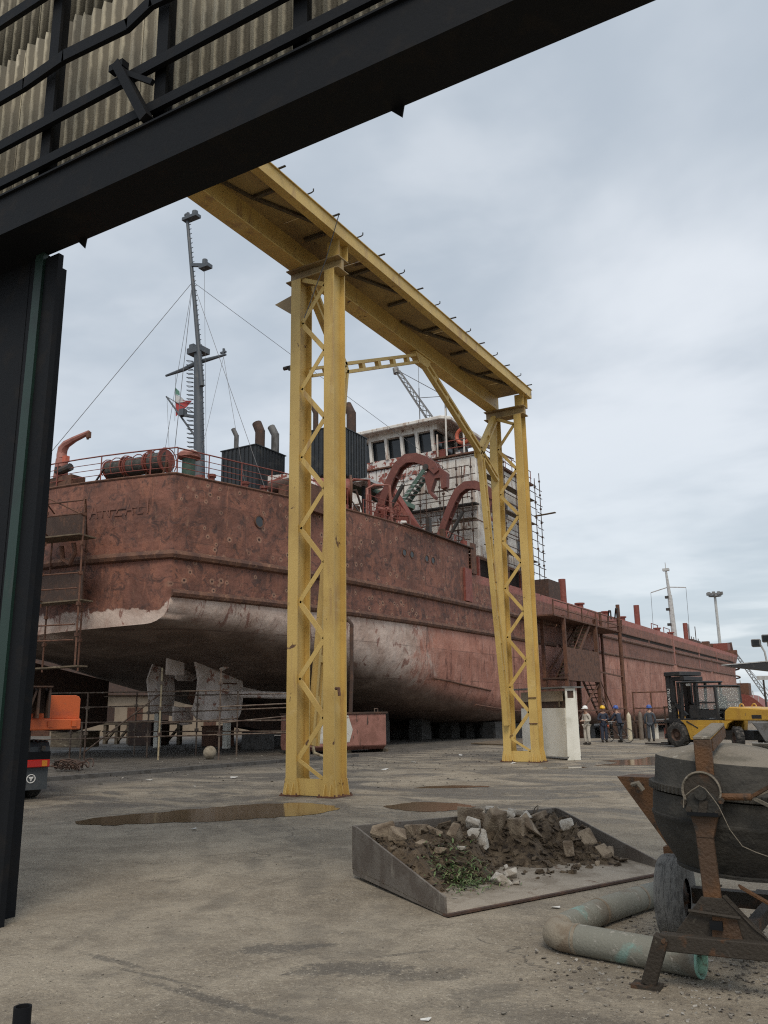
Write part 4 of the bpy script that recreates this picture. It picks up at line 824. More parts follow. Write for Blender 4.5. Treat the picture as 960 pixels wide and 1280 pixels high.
# draghead gantry arches
def arch(y0, dz=0):
    a = []
    prof = [(-22.95, 10.3, .27), (-22.35, 11.75, .28), (-21.75, 13.15, .28), (-21.3, 14.1, .29), (-20.92, 14.68, .31), (-20.4, 14.98, .33), (-19.8, 14.93, .34), (-19.25, 14.66, .33), (-18.82, 14.3, .32), (-18.6, 13.95, .22)]
    prof = [(x, z+dz, w_*.74) for x, z, w_ in prof]
    for side in (0, .42):
        vs = []
        for i, (x, z, w_) in enumerate(prof):
            q0 = Vector((prof[max(i-1, 0)][0], 0, prof[max(i-1, 0)][1])); q1 = Vector((prof[min(i+1, 9)][0], 0, prof[min(i+1, 9)][1])); d = (q1-q0).normalized(); nn = Vector((-d.z, 0, d.x))
            vs += [(x+nn.x*w_, y0+side, z+nn.z*w_), (x-nn.x*w_, y0+side, z-nn.z*w_), (x-nn.x*w_, y0+side+.12, z-nn.z*w_), (x+nn.x*w_, y0+side+.12, z+nn.z*w_)]
        a.append(vs)
    bb = B()
    for vs in a: bb.add(vs, [(i*4+j, i*4+(j+1) % 4, (i+1)*4+(j+1) % 4, (i+1)*4+j) for i in range(9) for j in range(4)]+[(0, 3, 2, 1), (36, 37, 38, 39)])
    for i in range(2, 9): x, z, w_ = prof[i]; bb.bar((x, y0+.1, z), (x, y0+.44, z), .5, .1, (1, 0, 0))
    o = bb.build('gantry_arch', 'arch_red', sh_)
    B().prism([(x, y0+.1, z+dz) for x, z in ((-18.95, 14.35), (-18.4, 14.15), (-18.05, 13.85), (-18.1, 13.1), (-18.4, 13.05), (-18.45, 13.65), (-18.75, 13.65), (-19.0, 13.0), (-18.75, 12.7), (-18.8, 12.55), (-19.15, 12.95), (-19.35, 13.9))], (0, .34, 0)).build('hook_jaw', 'arch_red', o)
    B().cyl((-19.2, y0-.05, 14.3+dz), (-19.2, y0+.6, 14.3+dz), .17, n=12).build('sheave', 'dark_steel', o)
    B().cyl((-22.3, y0+.2, 10.9), (-20.7, y0+.25, 13.3), .11, n=10).build('hydraulic_ram', 'dark_steel', o)
    B().prism([(-23.6, y0-.2, 10.25), (-21.6, y0-.2, 10.25), (-22.3, y0-.2, 11.6), (-22.9, y0-.2, 11.6)], (0, .16, 0)).prism([(-23.6, y0+.6, 10.25), (-21.6, y0+.6, 10.25), (-22.3, y0+.6, 11.6), (-22.9, y0+.6, 11.6)], (0, .16, 0)).build('arch_foot', 'red_paint', o)
    return o
arch(37.2, -.33)
B().bar((-23.2, 39.2, 13.6), (-21.0, 40.6, 10.6), .7, .5, (0, 0, 1)).bar((-23.2, 39.9, 13.7), (-22.6, 39.9, 11.0), .8, .6, (1, 0, 0)).build('draghead', 'red_paint', sh_)
arch(44.6, -.12)
B().tube([(-20.75, 44.9, 9.4), (-20.75, 44.9, 11.5)], .22, 10).build('pipe_post', 'red_paint', sh_)
# break of poop ladder and dark entrance below deckhouse
lb = B()
for i in range(8): lb.box(-20.6, -19.95, 44.15, 44.75, 9.45+i*.21, 9.5+i*.21)
lb.box(-20.62, -20.57, 44.1, 44.8, 9.4, 11.2).box(-19.98, -19.93, 44.1, 44.8, 9.4, 11.2).build('ladder', 'rust', sh_)
B().box(-20.15, -19.94, 43.2, 44.1, 7.7, 9.6).build('side_box', 'red_paint', sh_)
# deckhouse
dh = B().box(-31, -20.55, 46.7, 56.3, 10.85, 17.45).build('deckhouse', 'white_old', sh_, bevel=.06)
B().box(-31, -21.0, 47.3, 56.2, 9.36, 10.85).build('lower_room', 'void', dh)  # solid box, shade of the open recess put into its colour
for i in range(15): y = 47.0+i*.64; B().box(-20.56, -20.535, y, y+.05, 10.9, 17.4).build('stiffener', 'white_old', dh)
for i in range(10): x = -20.9-i*.64; B().box(x, x+.05, 46.675, 46.71, 10.9, 17.4).build('stiffener', 'white_old', dh)
for z in (13.1, 15.3): B().box(-31, -20.53, 46.67, 46.71, z, z+.06).box(-20.56, -20.53, 46.7, 56.2, z, z+.06).build('deck_line', 'rust', dh)
for x, y in ((-20.75, 46.85), (-20.75, 49.2), (-20.75, 51.6), (-20.75, 54), (-20.75, 56.1), (-22.6, 46.85), (-24.6, 46.85)): B().box(x-.1, x+.1, y-.1, y+.1, 9.36, 10.85).build('pillar', 'red_paint', dh)
B().bar((-21.6, 46.9, 9.4), (-20.8, 46.9, 10.7), .1).build('strut', 'rust', dh)
for y, z in ((48.2, 12.3), (50.4, 12.2), (53.0, 12.0), (53.8, 15.9), (51.0, 14.2), (53.9, 13.1)):
    f_ = B().box(-20.56, -20.5, y, y+.62, z, z+.95).build('window', 'grey_steel', dh); B().box(-20.51, -20.49, y+.1, y+.52, z+.12, z+.83).build('pane', 'window', f_)
B().box(-31.1, -20.35, 46.5, 56.5, 17.45, 17.55).build('bridge_deck', 'rust', dh)
B().box(-26, -20.4, 46.05, 46.65, 14.05, 14.13).build('catwalk', 'dark_steel', dh)
# wheelhouse
wh_ = B().box(-30.5, -23.5, 47.0, 52.0, 17.55, 18.2).build('wheelhouse', 'white_patch', sh_)
B().box(-30.5, -23.6, 47.3, 52.0, 18.2, 19.9).build('inner_cabin', 'window', wh_)
B().box(-30.5, -23.5, 46.96, 47.3, 19.65, 20.0).box(-23.55, -23.35, 47.0, 52, 19.65, 20.0).build('window_header', 'white_old', wh_)
for i, x in enumerate((-29.6, -28.35, -27.1, -25.9, -24.75, -23.6)):
    B().bar((x, 47.0, 18.15), (x-.15, 47.05, 19.7), .2, .22, (1, 0, 0)).build('window_pillar', 'white_old', wh_)
for y in (48.6, 50.2, 51.9): B().box(-23.6, -23.45, y-.1, y+.1, 18.2, 19.7).build('window_pillar', 'white_old', wh_)
B().prism([(-31, 46.2, 20.0), (-22.7, 46.2, 20.0), (-22.2, 46.7, 20.0), (-22.2, 53, 20.0), (-31, 53, 20.0)], (0, 0, .26)).build('roof', 'white_old', wh_, bevel=.05)
B().prism([(-22.2, 46.9, 19.9), (-22.2, 54, 19.6), (-20.8, 54, 18.9), (-20.8, 48.4, 18.4)], (0, 0, .1)).build('wing_awning', 'rust_dark', wh_)
for x, y, h in ((-22.4, 46.4, 3.2), (-21.4, 46.9, 2.2), (-20.7, 46.9, 1.3), (-23.0, 46.3, 1.5)): B().cyl((x, y, 17.5), (x, y, 17.5+h), .06, n=6).build('stanchion', 'white_old', wh_)
for z in (18.0, 18.5): B().tube([(-23.4, 46.55, z), (-20.45, 46.55, z), (-20.45, 56.3, z)], .03, 5).build('rail', 'red_paint', wh_)
for i in range(9): B().cyl((-20.45, 46.6+i*1.2, 17.55), (-20.45, 46.6+i*1.2, 18.5), .03, n=5).build('stanchion', 'red_paint', wh_)
for i in range(12):
    x = rnd.uniform(-24, -20.8); y = rnd.uniform(47, 54); h = rnd.uniform(.3, 1.0)
    B().box(x-.2, x+.2, y-.2, y+.2, 17.55, 17.55+h).build('deck_locker', rnd.choice(('red_paint', 'rust', 'grey_steel', 'white_patch')), wh_)
for i in range(10):   # flaking red and white lower front
    x = -29+i*.62; B().box(x, x+.55, 46.62, 46.7, 16.4+rnd.uniform(-.1, .1), 17.4).build('front_panel', 'white_patch', wh_)
lb_ = B().tube([(-21.6+.48*math.cos(a), 47.3, 18.95+.48*math.sin(a)) for a in [2*math.pi*i/20 for i in range(20)]], .13, 8, True)
solo(lb_, 'lifebuoy', 'ring_orange', 'faded orange lifebuoy hung on the bridge deck rail', 'lifebuoy', (-21.6, 47.3, 18.5))
# forward deck: coaming, posts, masts, forecastle
B().box(-37, -20.9, 60, 133, 9.36, 9.75).build('hopper_coaming', 'red_pale', sh_)
for y, h in ((66.5, 2.6), (90.6, 2.8), (115.9, 2.9)): B().cyl((-22, y, 9.4), (-22, y, 9.4+h), .3, n=12).build('red_post', 'red_paint', sh_)
for y in (70.5, 78.3, 84, 99, 106): B().cyl((-21.9, y, 9.4), (-21.9, y, 10.3), .33, n=10).cyl((-21.9, y, 10.3), (-21.9, y, 10.42), .45, n=10).build('deck_vent', 'red_paint', sh_)
B().box(-23, -21.7, 62.3, 65, 9.4, 11.5).build('deck_locker', 'rust_dark', sh_)
for y in (95, 101): B().tube([(-21.6, y, 9.75), (-21.6, y, 10.6), (-21.6, y+3, 10.6), (-21.6, y+3, 9.75)], .05, 5).build('pipe_guard', 'red_paint', sh_)
B().box(-22.4, -20.15, 62.2, 63.8, 8.2, 9.2).build('door_plate', 'dark_steel', sh_)
fm = B().cyl((-29, 143.5, 9.4), (-29.2, 143.3, 19.5), .5, .38, 10).build('fore_mast', 'pale_steel', sh_)
B().cyl((-29.2, 143.3, 19.5), (-29.4, 143.1, 23.6), .3, .18, 10).build('topmast', 'pale_steel', fm)
B().tube([(-32.2, 143.3, 20.2), (-29.3, 143.3, 20.9), (-26.5, 143.3, 20.6)], .09, 6).build('yard', 'pale_steel', fm)
B().box(-29.9, -28.9, 142.8, 143.6, 23.6, 24.0).cyl((-29.4, 143.1, 24), (-29.4, 143.1, 25), .06, n=6).build('light_platform', 'pale_steel', fm)
for z in (12, 14.5, 17, 19): B().box(-29.9, -29.3, 142.8, 143.4, z, z+.4).build('lamp', 'dark_steel', fm)
for e in ((-32.2, 143.3, 20.2), (-26.5, 143.3, 20.6)): B().cyl(e, (e[0]-.1, 143, 10), .03, n=4).build('stay', 'wire', fm)
fc = B()
fo_ = [(XC+half(y), y) for y in (148, 151, 154, 157, 160, 162.5, 164.2)]; fo_ = fo_+[(2*XC-x, y) for x, y in fo_[::-1]]
fc.prism([(x, y, 9.4) for x, y in fo_], (0, 0, 1.0)); fc.build('forecastle', 'rust', sh_)
B().box(-24.5, -22.2, 151, 154, 10.4, 11.8).build('winch_house', 'red_paint', sh_)
B().prism([(XC+half(155)-.1, 155, 10.4), (XC+half(162)-.1, 162, 10.4), (XC+half(162)-.1, 162, 12.4), (XC+half(156)-.1, 156, 12.2)], (-.1, 0, 0)).build('bow_bulwark', 'rust', sh_)
for i in range(8): x, y = rnd.uniform(-27, -22.5), rnd.uniform(130, 156); B().box(x-.5, x+.5, y-.6, y+.6, 9.4, 10.6+rnd.random()*1.6).build('deck_machinery', rnd.choice(('red_paint', 'rust', 'rust_dark')), sh_)
for i in range(6): y = 119+i*1.6; B().cyl((-22.5, y, 9.7), (-22.5, y, 12.6 if i % 3 == 1 else 11.0), .06, n=5).build('stanchion', 'rust_dark', sh_)
B().box(-25, -22, 120, 126, 9.7, 10.5).build('deck_machinery', 'rust_dark', sh_)
# keel blocks
blocks = [(-21.6, 50), (-21.9, 54), (-22.2, 58), (-24.6, 41), (-24.6, 46), (-33.5, 42), (-22.2, 62), (-22.4, 67), (-22.4, 72)]
blocks += [(-28.9, 37.6+i*1.55) for i in range(20)]+[(-33.6, 47+i*2.2) for i in range(8)]+[(-24.6, 50+i*2.2) for i in range(7)]
kbm = B().box(-.45, .45, -.6, .6, 0, .62).box(-.42, .42, -.55, .55, .625, .95)
for i, (x, y) in enumerate(blocks):
    h = bilge(y)[0] if abs(x-XC) > 1 else bilge(y)[2]
    h = h-gz(x, y) if abs(x-XC) > 1 else .45+bilge(y)[2]*0-gz(x, y)
    b2 = B(); b2.v = [(px, py, pz*max(h, .3)/.95*.985) for px, py, pz in kbm.v]; b2.f = kbm.f; b2.sm = kbm.sm
    o = b2.build('keel_block', 'concrete_block'); o.location = (x, y, gz(x, y)); near = [b_ for b_ in blocks if b_[0] > -23]
    if x > -23: tag(o, ('first', 'second', 'third', 'fourth', 'fifth', 'sixth')[near.index((x, y))]+' dark keel block beyond the pink tank in the nearest row under the ship', 'keel block', 'keel blocks under the near bilge')
    else: tag(o, 'dark keel block in the deep shade in the inner rows under the ship', 'keel block', 'keel blocks in the inner rows')

# ------------------------------------------------------------------ scaffolds
CL = 'scaf'
def scaffold(name, label, std, led, planks=(), mat_='scaf', r=.03, pale=()):
    t = thing(name, label, 'scaffolding', std[0][0])
    for i, (a, b_) in enumerate(std):
        p = B().cyl(a, b_, r, n=6).build('standard', 'scaf_pale' if i in pale else mat_, t)
        k = int((Vector(b_)-Vector(a)).length/1.1)
        if r >= .03:
            cp = B()
            for j in range(1, k+1): c_ = lerp(a, b_, j/(k+.6)); cp.box(c_.x-.06, c_.x+.06, c_.y-.06, c_.y+.06, c_.z-.06, c_.z+.06)
            if k: cp.build('coupler', mat_, p)
    for a, b_ in led: B().cyl(a, b_, r*.85, n=6).build('ledger', mat_, t)
    for a, b_, w_ in planks: B().bar(a, b_, w_, .05, (0, 1, 0) if abs(a[0]-b_[0]) > abs(a[1]-b_[1]) else (1, 0, 0)).build('plank', 'wood', t)
    return t
scaffold('scaffold_rail', 'long tube scaffold rail on posts under the ship stern', [((-24.45, 24.4, 0), (-24.45, 24.4, 3.48)), ((-21.95, 25.0, 0), (-21.95, 25.0, 3.4)), ((-27.65, 23.6, 0), (-27.65, 23.6, 2.6)), ((-19.0, 26.4, 0), (-19.0, 26.4, 2.9)), ((-26.3, 25.6, 0), (-26.3, 25.6, 2.3)), ((-29.6, 24.5, 0), (-29.6, 24.5, 1.6)), ((-20.3, 27.8, 0), (-20.3, 27.8, 2.3)), ((-28.6, 24.2, 0), (-28.6, 24.2, 1.4)), ((-23.2, 27.5, 0), (-23.2, 27.5, 2.6)), ((-25.5, 27.6, 0), (-25.5, 27.6, 2.7)), ((-28.4, 26.9, 0), (-28.4, 26.9, 2.7))],
         [((-31.5, 23.1, 2.62), (-21.6, 25.1, 2.55)), ((-31.5, 23.1, 1.42), (-18.9, 26.5, 1.42)), ((-30.5, 23.3, .75), (-18.7, 26.6, .98)), ((-27, 25.6, 1.75), (-20.2, 27.8, 1.9)), ((-21.95, 25, 1.95), (-19.0, 26.4, 2.05)), ((-24.4, 24.4, 1.35), (-23.2, 27.5, 1.5)), ((-31.5, 23.6, 2.0), (-24.4, 25.0, 2.05)), ((-30, 26.5, 2.5), (-21, 28.5, 2.45)), ((-30, 26.5, 1.0), (-21, 28.5, .95)), ((-27.65, 23.6, .3), (-24.45, 24.4, 2.5)), ((-22.0, 25, 1.35), (-20.3, 27.8, 1.6))], r=.035, pale=(0,))
TWR = scaffold('scaffold_tower', 'rusty hanging scaffold tower against the ship transom beside the hangar column', [((-26.25, 19.9, 3.3), (-26.2, 19.9, 9.75)), ((-24.45, 20.2, 3.4), (-24.75, 20.4, 9.6)), ((-27.2, 21.0, 3.3), (-27.2, 21.0, 9.0)), ((-25.6, 21.3, 3.3), (-25.6, 21.3, 8.5))],
         [((-28.2, 19.6, z), (-24.6, 20.2, z-.03)) for z in (9.45, 8.95, 6.75, 6.2, 4.9, 4.35)]+[((-26.2, 19.9, z), (-27.2, 21.0, z)) for z in (9.4, 8.3, 5.8)]+[((-24.7, 20.3, 8.9), (-26.2, 19.9, 9.65)), ((-24.6, 20.3, 9.5), (-25.6, 21.3, 8.3))],
         [((-28.2, 20.0, 8.15), (-24.7, 20.6, 8.15), .9), ((-28.2, 20.0, 5.7), (-24.5, 20.6, 5.75), .6), ((-28.2, 20.0, 3.35), (-24.3, 20.4, 3.4), .5)], 'rust', .035)
B().box(-27.6, -25.1, 20.78, 20.82, 8.25, 9.2).build('toe_panel', 'rust_dark', TWR); B().tube([(-26.0, 20.5, 7.9), (-26.0, 20.6, 7.4), (-25.6, 20.6, 7.2), (-25.35, 20.6, 7.6), (-25.35, 20.5, 7.95)], .09, 7).build('rubber_fender', 'rust', TWR); B().box(-28.4, -25.2, 20.9, 20.95, 5.9, 7.0).build('toe_panel', 'rust_dark', TWR)
st_, le_, pl_ = [], [], []
for i, y in enumerate((47.2, 49.3, 51.4, 53.2, 55.0)):
    st_.append(((-19.75, y, 9.2), (-19.75, y, 17.6+.4*(i % 2))))
st_ += [((-20.1, 57.0, 8.5), (-20.1, 57.0, 18.5))]+[((x, 46.0, 10.3), (x, 46.0, 17.0)) for x in (-20.6, -21.6, -22.8, -24.2)]
for k in range(12):
    z = 10.7+k*.58; le_.append(((-19.75, 46.2, z), (-19.75, 55.3, z)))
    if k % 2: le_.append(((-20.3, 46, z), (-26.2, 46, z-.05)))
    le_.append(((-20.1, 56.2, z+.1), (-20.05, 57.25, z+.08)))
for x in (-20.9, -22.2, -23.4, -25.0): st_.append(((x, 45.3, 10.3), (x, 45.3, 16.2+.5*math.sin(x*3))))
for k in range(9):
    z = 11.0+k*.66; le_.append(((-20.4, 45.3, z), (-25.4, 45.3, z+.04*math.sin(k*2))))
for x in (-20.9, -22.2, -23.4): le_ += [((x, 45.3, 12.4), (x, 46.05, 12.4)), ((x, 45.3, 15.0), (x, 46.05, 15.0))]
for z in (11.6, 14.3, 16.0): pl_.append(((-20.1, 47, z), (-20.1, 55.2, z), .5))
pl_ += [((-20.6, 56.9, 15.3), (-19.0, 57.0, 15.4), .3), ((-20.4, 46.1, 13.1), (-22.6, 46.1, 13.1), .4)]
scaffold('scaffold', 'tube scaffold wrapped round the white deckhouse of the ship', st_, le_, pl_, 'rust_dark', .032)

# ------------------------------------------------------------------ access stair tower against the ship side
tw = thing('stair_tower', 'rusty steel stair tower with plated landing against the ship side', 'stair tower', (-18.6, 60, gz(0, 60)))
zb_ = -.9
for x in (-18.0, -19.5):
    for y, zt, r_ in ((54.2, 7.7, .11), (61.3, 8.0, .13)): B().box(x-r_, x+r_, y-r_, y+r_, gz(x, y), zt).build('post', 'rust', tw)
B().cyl((-17.9, 67.6, gz(0, 67)), (-17.9, 67.6, 9.7), .16, n=10).build('post', 'rust', tw)
B().cyl((-19.6, 68.4, gz(0, 67)), (-19.6, 68.4, 9.3), .12, n=10).build('post', 'rust', tw)
B().box(-19.6, -17.95, 54, 61.4, 3.55, 3.65).build('landing', 'rust_dark', tw)
B().box(-17.93, -17.88, 54.15, 61.2, 3.45, 5.6).build('plate_panel', 'rust', tw)
B().box(-19.8, -17.9, 52, 68.5, 7.5, 7.6).build('top_platform', 'rust', tw)
for z in (8.0, 8.5): B().tube([(-17.9, 52, z), (-17.9, 68.5, z), (-19.8, 68.5, z)], .04, 5).build('handrail', 'rust', tw)
for y in (52, 55, 58, 61.3, 64.5, 68.4): B().cyl((-17.9, y, 7.6), (-17.9, y, 8.55), .05, n=5).build('stanchion', 'rust', tw)
def flight(p, q, n_):
    a = B().bar(p, q, .06, .25, (1, 0, 0)).bar(Vector(p)+Vector((-.9, 0, 0)), Vector(q)+Vector((-.9, 0, 0)), .06, .25, (1, 0, 0)).build('stringer', 'rust', tw)
    for i in range(n_): c_ = lerp(p, q, (i+.5)/n_); B().box(c_.x-.9, c_.x, c_.y-.16, c_.y+.16, c_.z-.02, c_.z+.05).build('tread', 'wood', a)
    for dx in (0, -.9): B().tube([Vector(p)+Vector((dx, 0, 1)), Vector(q)+Vector((dx, 0, 1))], .04, 5).build('handrail', 'rust', a)
flight((-18.1, 55.2, 3.7), (-18.1, 60.4, 7.6), 14); flight((-18.1, 66.5, -.75), (-18.1, 60.6, 3.7), 15)
for a, b_ in (((-18, 54.2, .2), (-18, 61.3, 3.4)), ((-19.5, 54.2, 3.6), (-19.5, 61.3, 7.4)), ((-17.9, 61.3, 4.2), (-17.9, 67.6, 4.0)), ((-17.9, 61.3, 1.4), (-17.9, 67.6, 1.6)), ((-17.9, 54.2, 1.5), (-17.9, 61.3, 1.5))): B().bar(a, b_, .1).build('brace', 'rust', tw)
for x, y in ((-17.7, 66.8), (-18.6, 68.0)): B().tube([(x, y, 8.6), (x, y, 9.3), (x-.3, y+.6, 9.4), (x-.6, y+1.2, 8.6)], .06, 6).build('cable_guide', 'dark_steel', tw)

# ------------------------------------------------------------------ things on the yard
# ballast tank with its filling pipe
tk = thing('steel_tank', 'pink red rectangular steel tank with a white patch below the ship side', 'tank', (-20, 29.6, 0))
A_, Bq = Vector((-21.15, 28.75, 0)), Vector((-18.75, 32.0, 0)); u_ = (Bq-A_).normalized(); n_ = Vector((-u_.y, u_.x, 0))
def tkp(a, b_, z): return tuple(A_+u_*a+n_*b_+Vector((0, 0, z)))
L_ = (Bq-A_).length
prof = [(0, .28), (.28, .12), (2.0, .12), (2.2, .3), (2.2, 1.6), (0, 1.6)]
B().prism([tkp(0, a, z) for a, z in prof], u_*L_).build('tank_body', 'tank', tk, bevel=.03)
B().prism([tkp(-.05, -.05, 1.6), tkp(L_+.05, -.05, 1.6), tkp(L_+.05, 2.25, 1.6), tkp(-.05, 2.25, 1.6)], (0, 0, .07)).build('lid', 'rust_dark', tk)
B().prism([tkp(.8, -.004, .42), tkp(2.35, -.004, .45), tkp(2.5, -.004, .95), tkp(2.3, -.004, 1.55), tkp(.85, -.004, 1.58)], -n_*.003).build('white_patch', 'tank_white', tk)
for a in (.5, 2.3, 4.0): B().prism([tkp(a, .3, 0), tkp(a+.25, .3, 0), tkp(a+.25, 2, 0), tkp(a, 2, 0)], (0, 0, .12)).build('skid', 'wood', tk)
B().tube([tkp(3.75, .6, 1.67), tkp(3.75, .6, 1.8), tkp(3.9, .6, 1.8), tkp(3.9, .6, 1.67)], .03, 6).build('lifting_eye', 'scaf', tk)
solo(B().tube([(-20.35, 31.0, 5.55), (-19.95, 30.9, 5.6), (-19.78, 30.9, 5.4), (-19.8, 30.9, 3.0), (-19.86, 30.9, 1.67)], .085, 8), 'filling_pipe', 'rust_dark', 'dark pipe bent from the hull side down into the pink tank', 'pipe', (-19.86, 30.9, 1.67))
solo(B().tube([(-19.3, 25.9, 2.0), (-18.95, 26.1, 1.95), (-18.6, 26.2, 1.5), (-18.55, 26.2, .8), (-18.5, 26.3, .25), (-18.2, 26.6, .06), (-17.8, 27, .05)], .06, 8), 'hose', 'scaf_pale', 'pale hose hanging from the scaffold rail to the ground beside the gantry leg', 'hose', (-18.5, 26.3, 0))
solo(B().ball((-22.75, 25.4, .24), .26, 14), 'round_float', 'float_dust', 'dusty pale round float on the ground under the stern', 'float', (-22.75, 25.4, 0))
# white booth
bo = thing('white_booth', 'cream white sheet metal booth on short legs behind the far gantry leg', 'booth', (-10.5, 29.2, 0))
A_, Bq = Vector((-11.85, 30.15, 0)), Vector((-9.62, 28.5, 0)); u_ = (Bq-A_).normalized(); n_ = Vector((-u_.y, u_.x, 0)); L_ = (Bq-A_).length
B().prism([tkp(0, 0, .1), tkp(L_, 0, .1), tkp(L_, 0, 1.72), tkp(0, 0, 1.72)], n_*.04).build('front_panel', 'white_clean', bo)
B().prism([tkp(0, .02, 1.95), tkp(L_-.12, .02, 1.95), tkp(L_-.12, .02, 2.3), tkp(0, .02, 2.3)], n_*.02).build('upper_panel', 'wall_beige', bo)
B().prism([tkp(0, .07, 1.7), tkp(L_, .07, 1.7), tkp(L_, .07, 1.97), tkp(0, .07, 1.97)], n_*.01).build('slot', 'rust_dark', bo)
B().prism([tkp(L_-.35, 0, 1.75), tkp(L_-.3, 0, 1.75), tkp(L_-.3, 0, 1.97), tkp(L_-.35, 0, 1.97)], n_*.03).build('slot_bar', 'wood', bo)
B().prism([tkp(L_+.003, -.02, 0), tkp(L_+.003, .52, .0), tkp(L_+.003, .5, .12), tkp(L_+.003, .06, .12)], u_*.03).prism([tkp(L_+.003, -.02, .12), tkp(L_+.003, .52, .12), tkp(L_+.003, .46, 2.05), tkp(L_+.003, .04, 2.05)], u_*.03).prism([tkp(L_+.003, .04, 2.05), tkp(L_+.003, .12, 2.05), tkp(L_+.003, .12, 2.3), tkp(L_+.003, .04, 2.3)], u_*.03).prism([tkp(L_+.003, .38, 2.05), tkp(L_+.003, .46, 2.05), tkp(L_+.003, .46, 2.3), tkp(L_+.003, .38, 2.3)], u_*.03).prism([tkp(L_+.003, .04, 2.3), tkp(L_+.003, .46, 2.3), tkp(L_+.003, .46, 2.38), tkp(L_+.003, .04, 2.38)], u_*.03).build('side_panel', 'white_clean', bo)
B().prism([tkp(L_-.02, .06, 2.05), tkp(L_-.02, .44, 2.05), tkp(L_-.02, .44, 2.3), tkp(L_-.02, .06, 2.3)], u_*.015).build('louvre', 'rust_dark', bo)
B().prism([tkp(0, .5, .1), tkp(L_, .5, .1), tkp(L_, .5, 2.3), tkp(0, .5, 2.3)], n_*.03).build('back_panel', 'white_clean', bo)
B().prism([tkp(-.5, -.15, 2.39), tkp(L_+.12, -.15, 2.39), tkp(L_+.12, .75, 2.39), tkp(-.5, .75, 2.39)], (0, 0, .05)).build('roof', 'roof_grey', bo)
for a in (.03, L_-.05):
    for b2 in (0.05, .5): B().prism([tkp(a, b2, 0), tkp(a+.05, b2, 0), tkp(a+.05, b2+.05, 0), tkp(a, b2+.05, 0)], (0, 0, .12)).build('leg', 'dark_steel', bo)

# truck behind the hangar column (rear right corner in view)
fdir = Vector((-.925, .38, 0)).normalized(); ang = math.atan2(fdir.y, fdir.x)-math.pi/2
tr_ = thing('flatbed_truck', 'orange flatbed truck seen from behind beside the hangar column', 'truck', (-15.36, 12.96, 0), ang)
def T(b_, n, m_, p=None, **k): return b_.build(n, m_, p or tr_, world=False, **k)
T(B().box(-2.45, 0, 0, 5.7, 1.43, 1.66), 'bed', 'orange', bevel=.02)
for x in (-2.2, -1.7, -1.2, -.7, -.2): T(B().box(x, x+.1, -.03, 0, 1.5, 1.62), 'bed_bracket', 'orange')
hd = T(B().prism([(-2.45, .12, 1.66), (0.0, .12, 1.66), (.0, .12, 2.08), (-.03, .12, 2.13), (-.1, .12, 2.16), (-2.45, .12, 2.16)], (0, .05, 0)), 'tailboard', 'orange', bevel=.01)
T(B().box(-1.0, -.95, .3, 5.6, .9, 1.43).box(-1.75, -1.7, .3, 5.6, .9, 1.43), 'chassis_rail', 'dark_steel')
for x0 in (-1.2, -2.2):
    fb = B(); pr = [(.35, .75), (.33, .95), (.36, 1.08), (.45, 1.17), (.6, 1.2), (1.3, 1.2), (1.5, 1.1), (1.6, .9)]
    vs = []
    for y_, z_ in pr: vs += [(x0, y_, z_), (x0+.68, y_, z_)]
    fb.add(vs, [(2*i, 2*i+1, 2*i+3, 2*i+2) for i in range(len(pr)-1)], False); mg = T(fb, 'mudguard', 'plastic'); s_ = mg.modifiers.new('t', 'SOLIDIFY'); s_.thickness = .03
    for i in range(7): T(B().box(x0+.04+i*.09, x0+.08+i*.09, .32, 1.4, 1.2, 1.215), 'rib', 'plastic', mg)
    T(B().box(x0+.02, x0+.66, .3, .33, .2, .78), 'mud_flap', 'plastic')
    T(B().box(x0+.0, x0+.68, .27, .34, .72, .98), 'lamp_panel', 'black')
    T(B().box(x0+.12, x0+.2, .24, .3, 1.0, 1.1).box(x0+.48, x0+.56, .24, .3, 1.0, 1.1), 'lamp_bolt', 'dark_steel')
    tl = T(B().box(x0+.1, x0+.67, .22, .27, .66, .82), 'tail_lamp', 'lamp_red', bevel=.015)
    T(B().box(x0+.5, x0+.61, .213, .222, .68, .8), 'indicator', 'lamp_amber', tl); T(B().box(x0+.11, x0+.2, .213, .222, .68, .8), 'reversing_lens', 'lamp_white', tl)
    em = B().tube([(x0+.32+.085*math.cos(2*math.pi*i/20), .293, .43+.085*math.sin(2*math.pi*i/20)) for i in range(20)], .011, 5, True)
    em.prism([(x0+.265, .298, .47), (x0+.375, .298, .47), (x0+.35, .298, .43), (x0+.29, .298, .43)], (0, -.01, 0)).prism([(x0+.295, .298, .42), (x0+.345, .298, .42), (x0+.32, .298, .375)], (0, -.01, 0))
    T(em, 'emblem', 'white_mark')
    for xx in (x0+.02, x0+.36):
        wt = T(B().lathe([(.2, -.13), (.46, -.14), (.5, -.1), (.5, .1), (.46, .14), (.2, .13)], (xx+.15, .95, .5), (1, 0, 0), 24), 'tyre', 'tyre')
        T(B().lathe([(0, -.1), (.22, -.1), (.22, .1), (0, .1)], (xx+.15, .95, .5), (1, 0, 0), 16), 'rim', 'dark_steel', wt)
T(B().box(-2.4, -.05, 5.9, 7.7, .7, 2.5), 'cab', 'orange', bevel=.15)
T(B().box(-2.2, -.25, 5.87, 5.91, 1.75, 2.3), 'rear_window', 'window')
for x0 in (-.35, -2.4):
    T(B().lathe([(.2, -.13), (.46, -.14), (.5, -.1), (.5, .1), (.46, .14), (.2, .13)], (x0+.15, 6.6, .5), (1, 0, 0), 24), 'tyre', 'tyre')
ld_ = thing('steel_load', 'brown rusty steel frame sitting on the orange truck bed', 'steel frame', Vector((-15.36, 12.96, 1.66))+Vector((-.38*1.05, -.925*1.05, 0))*.95, ang)
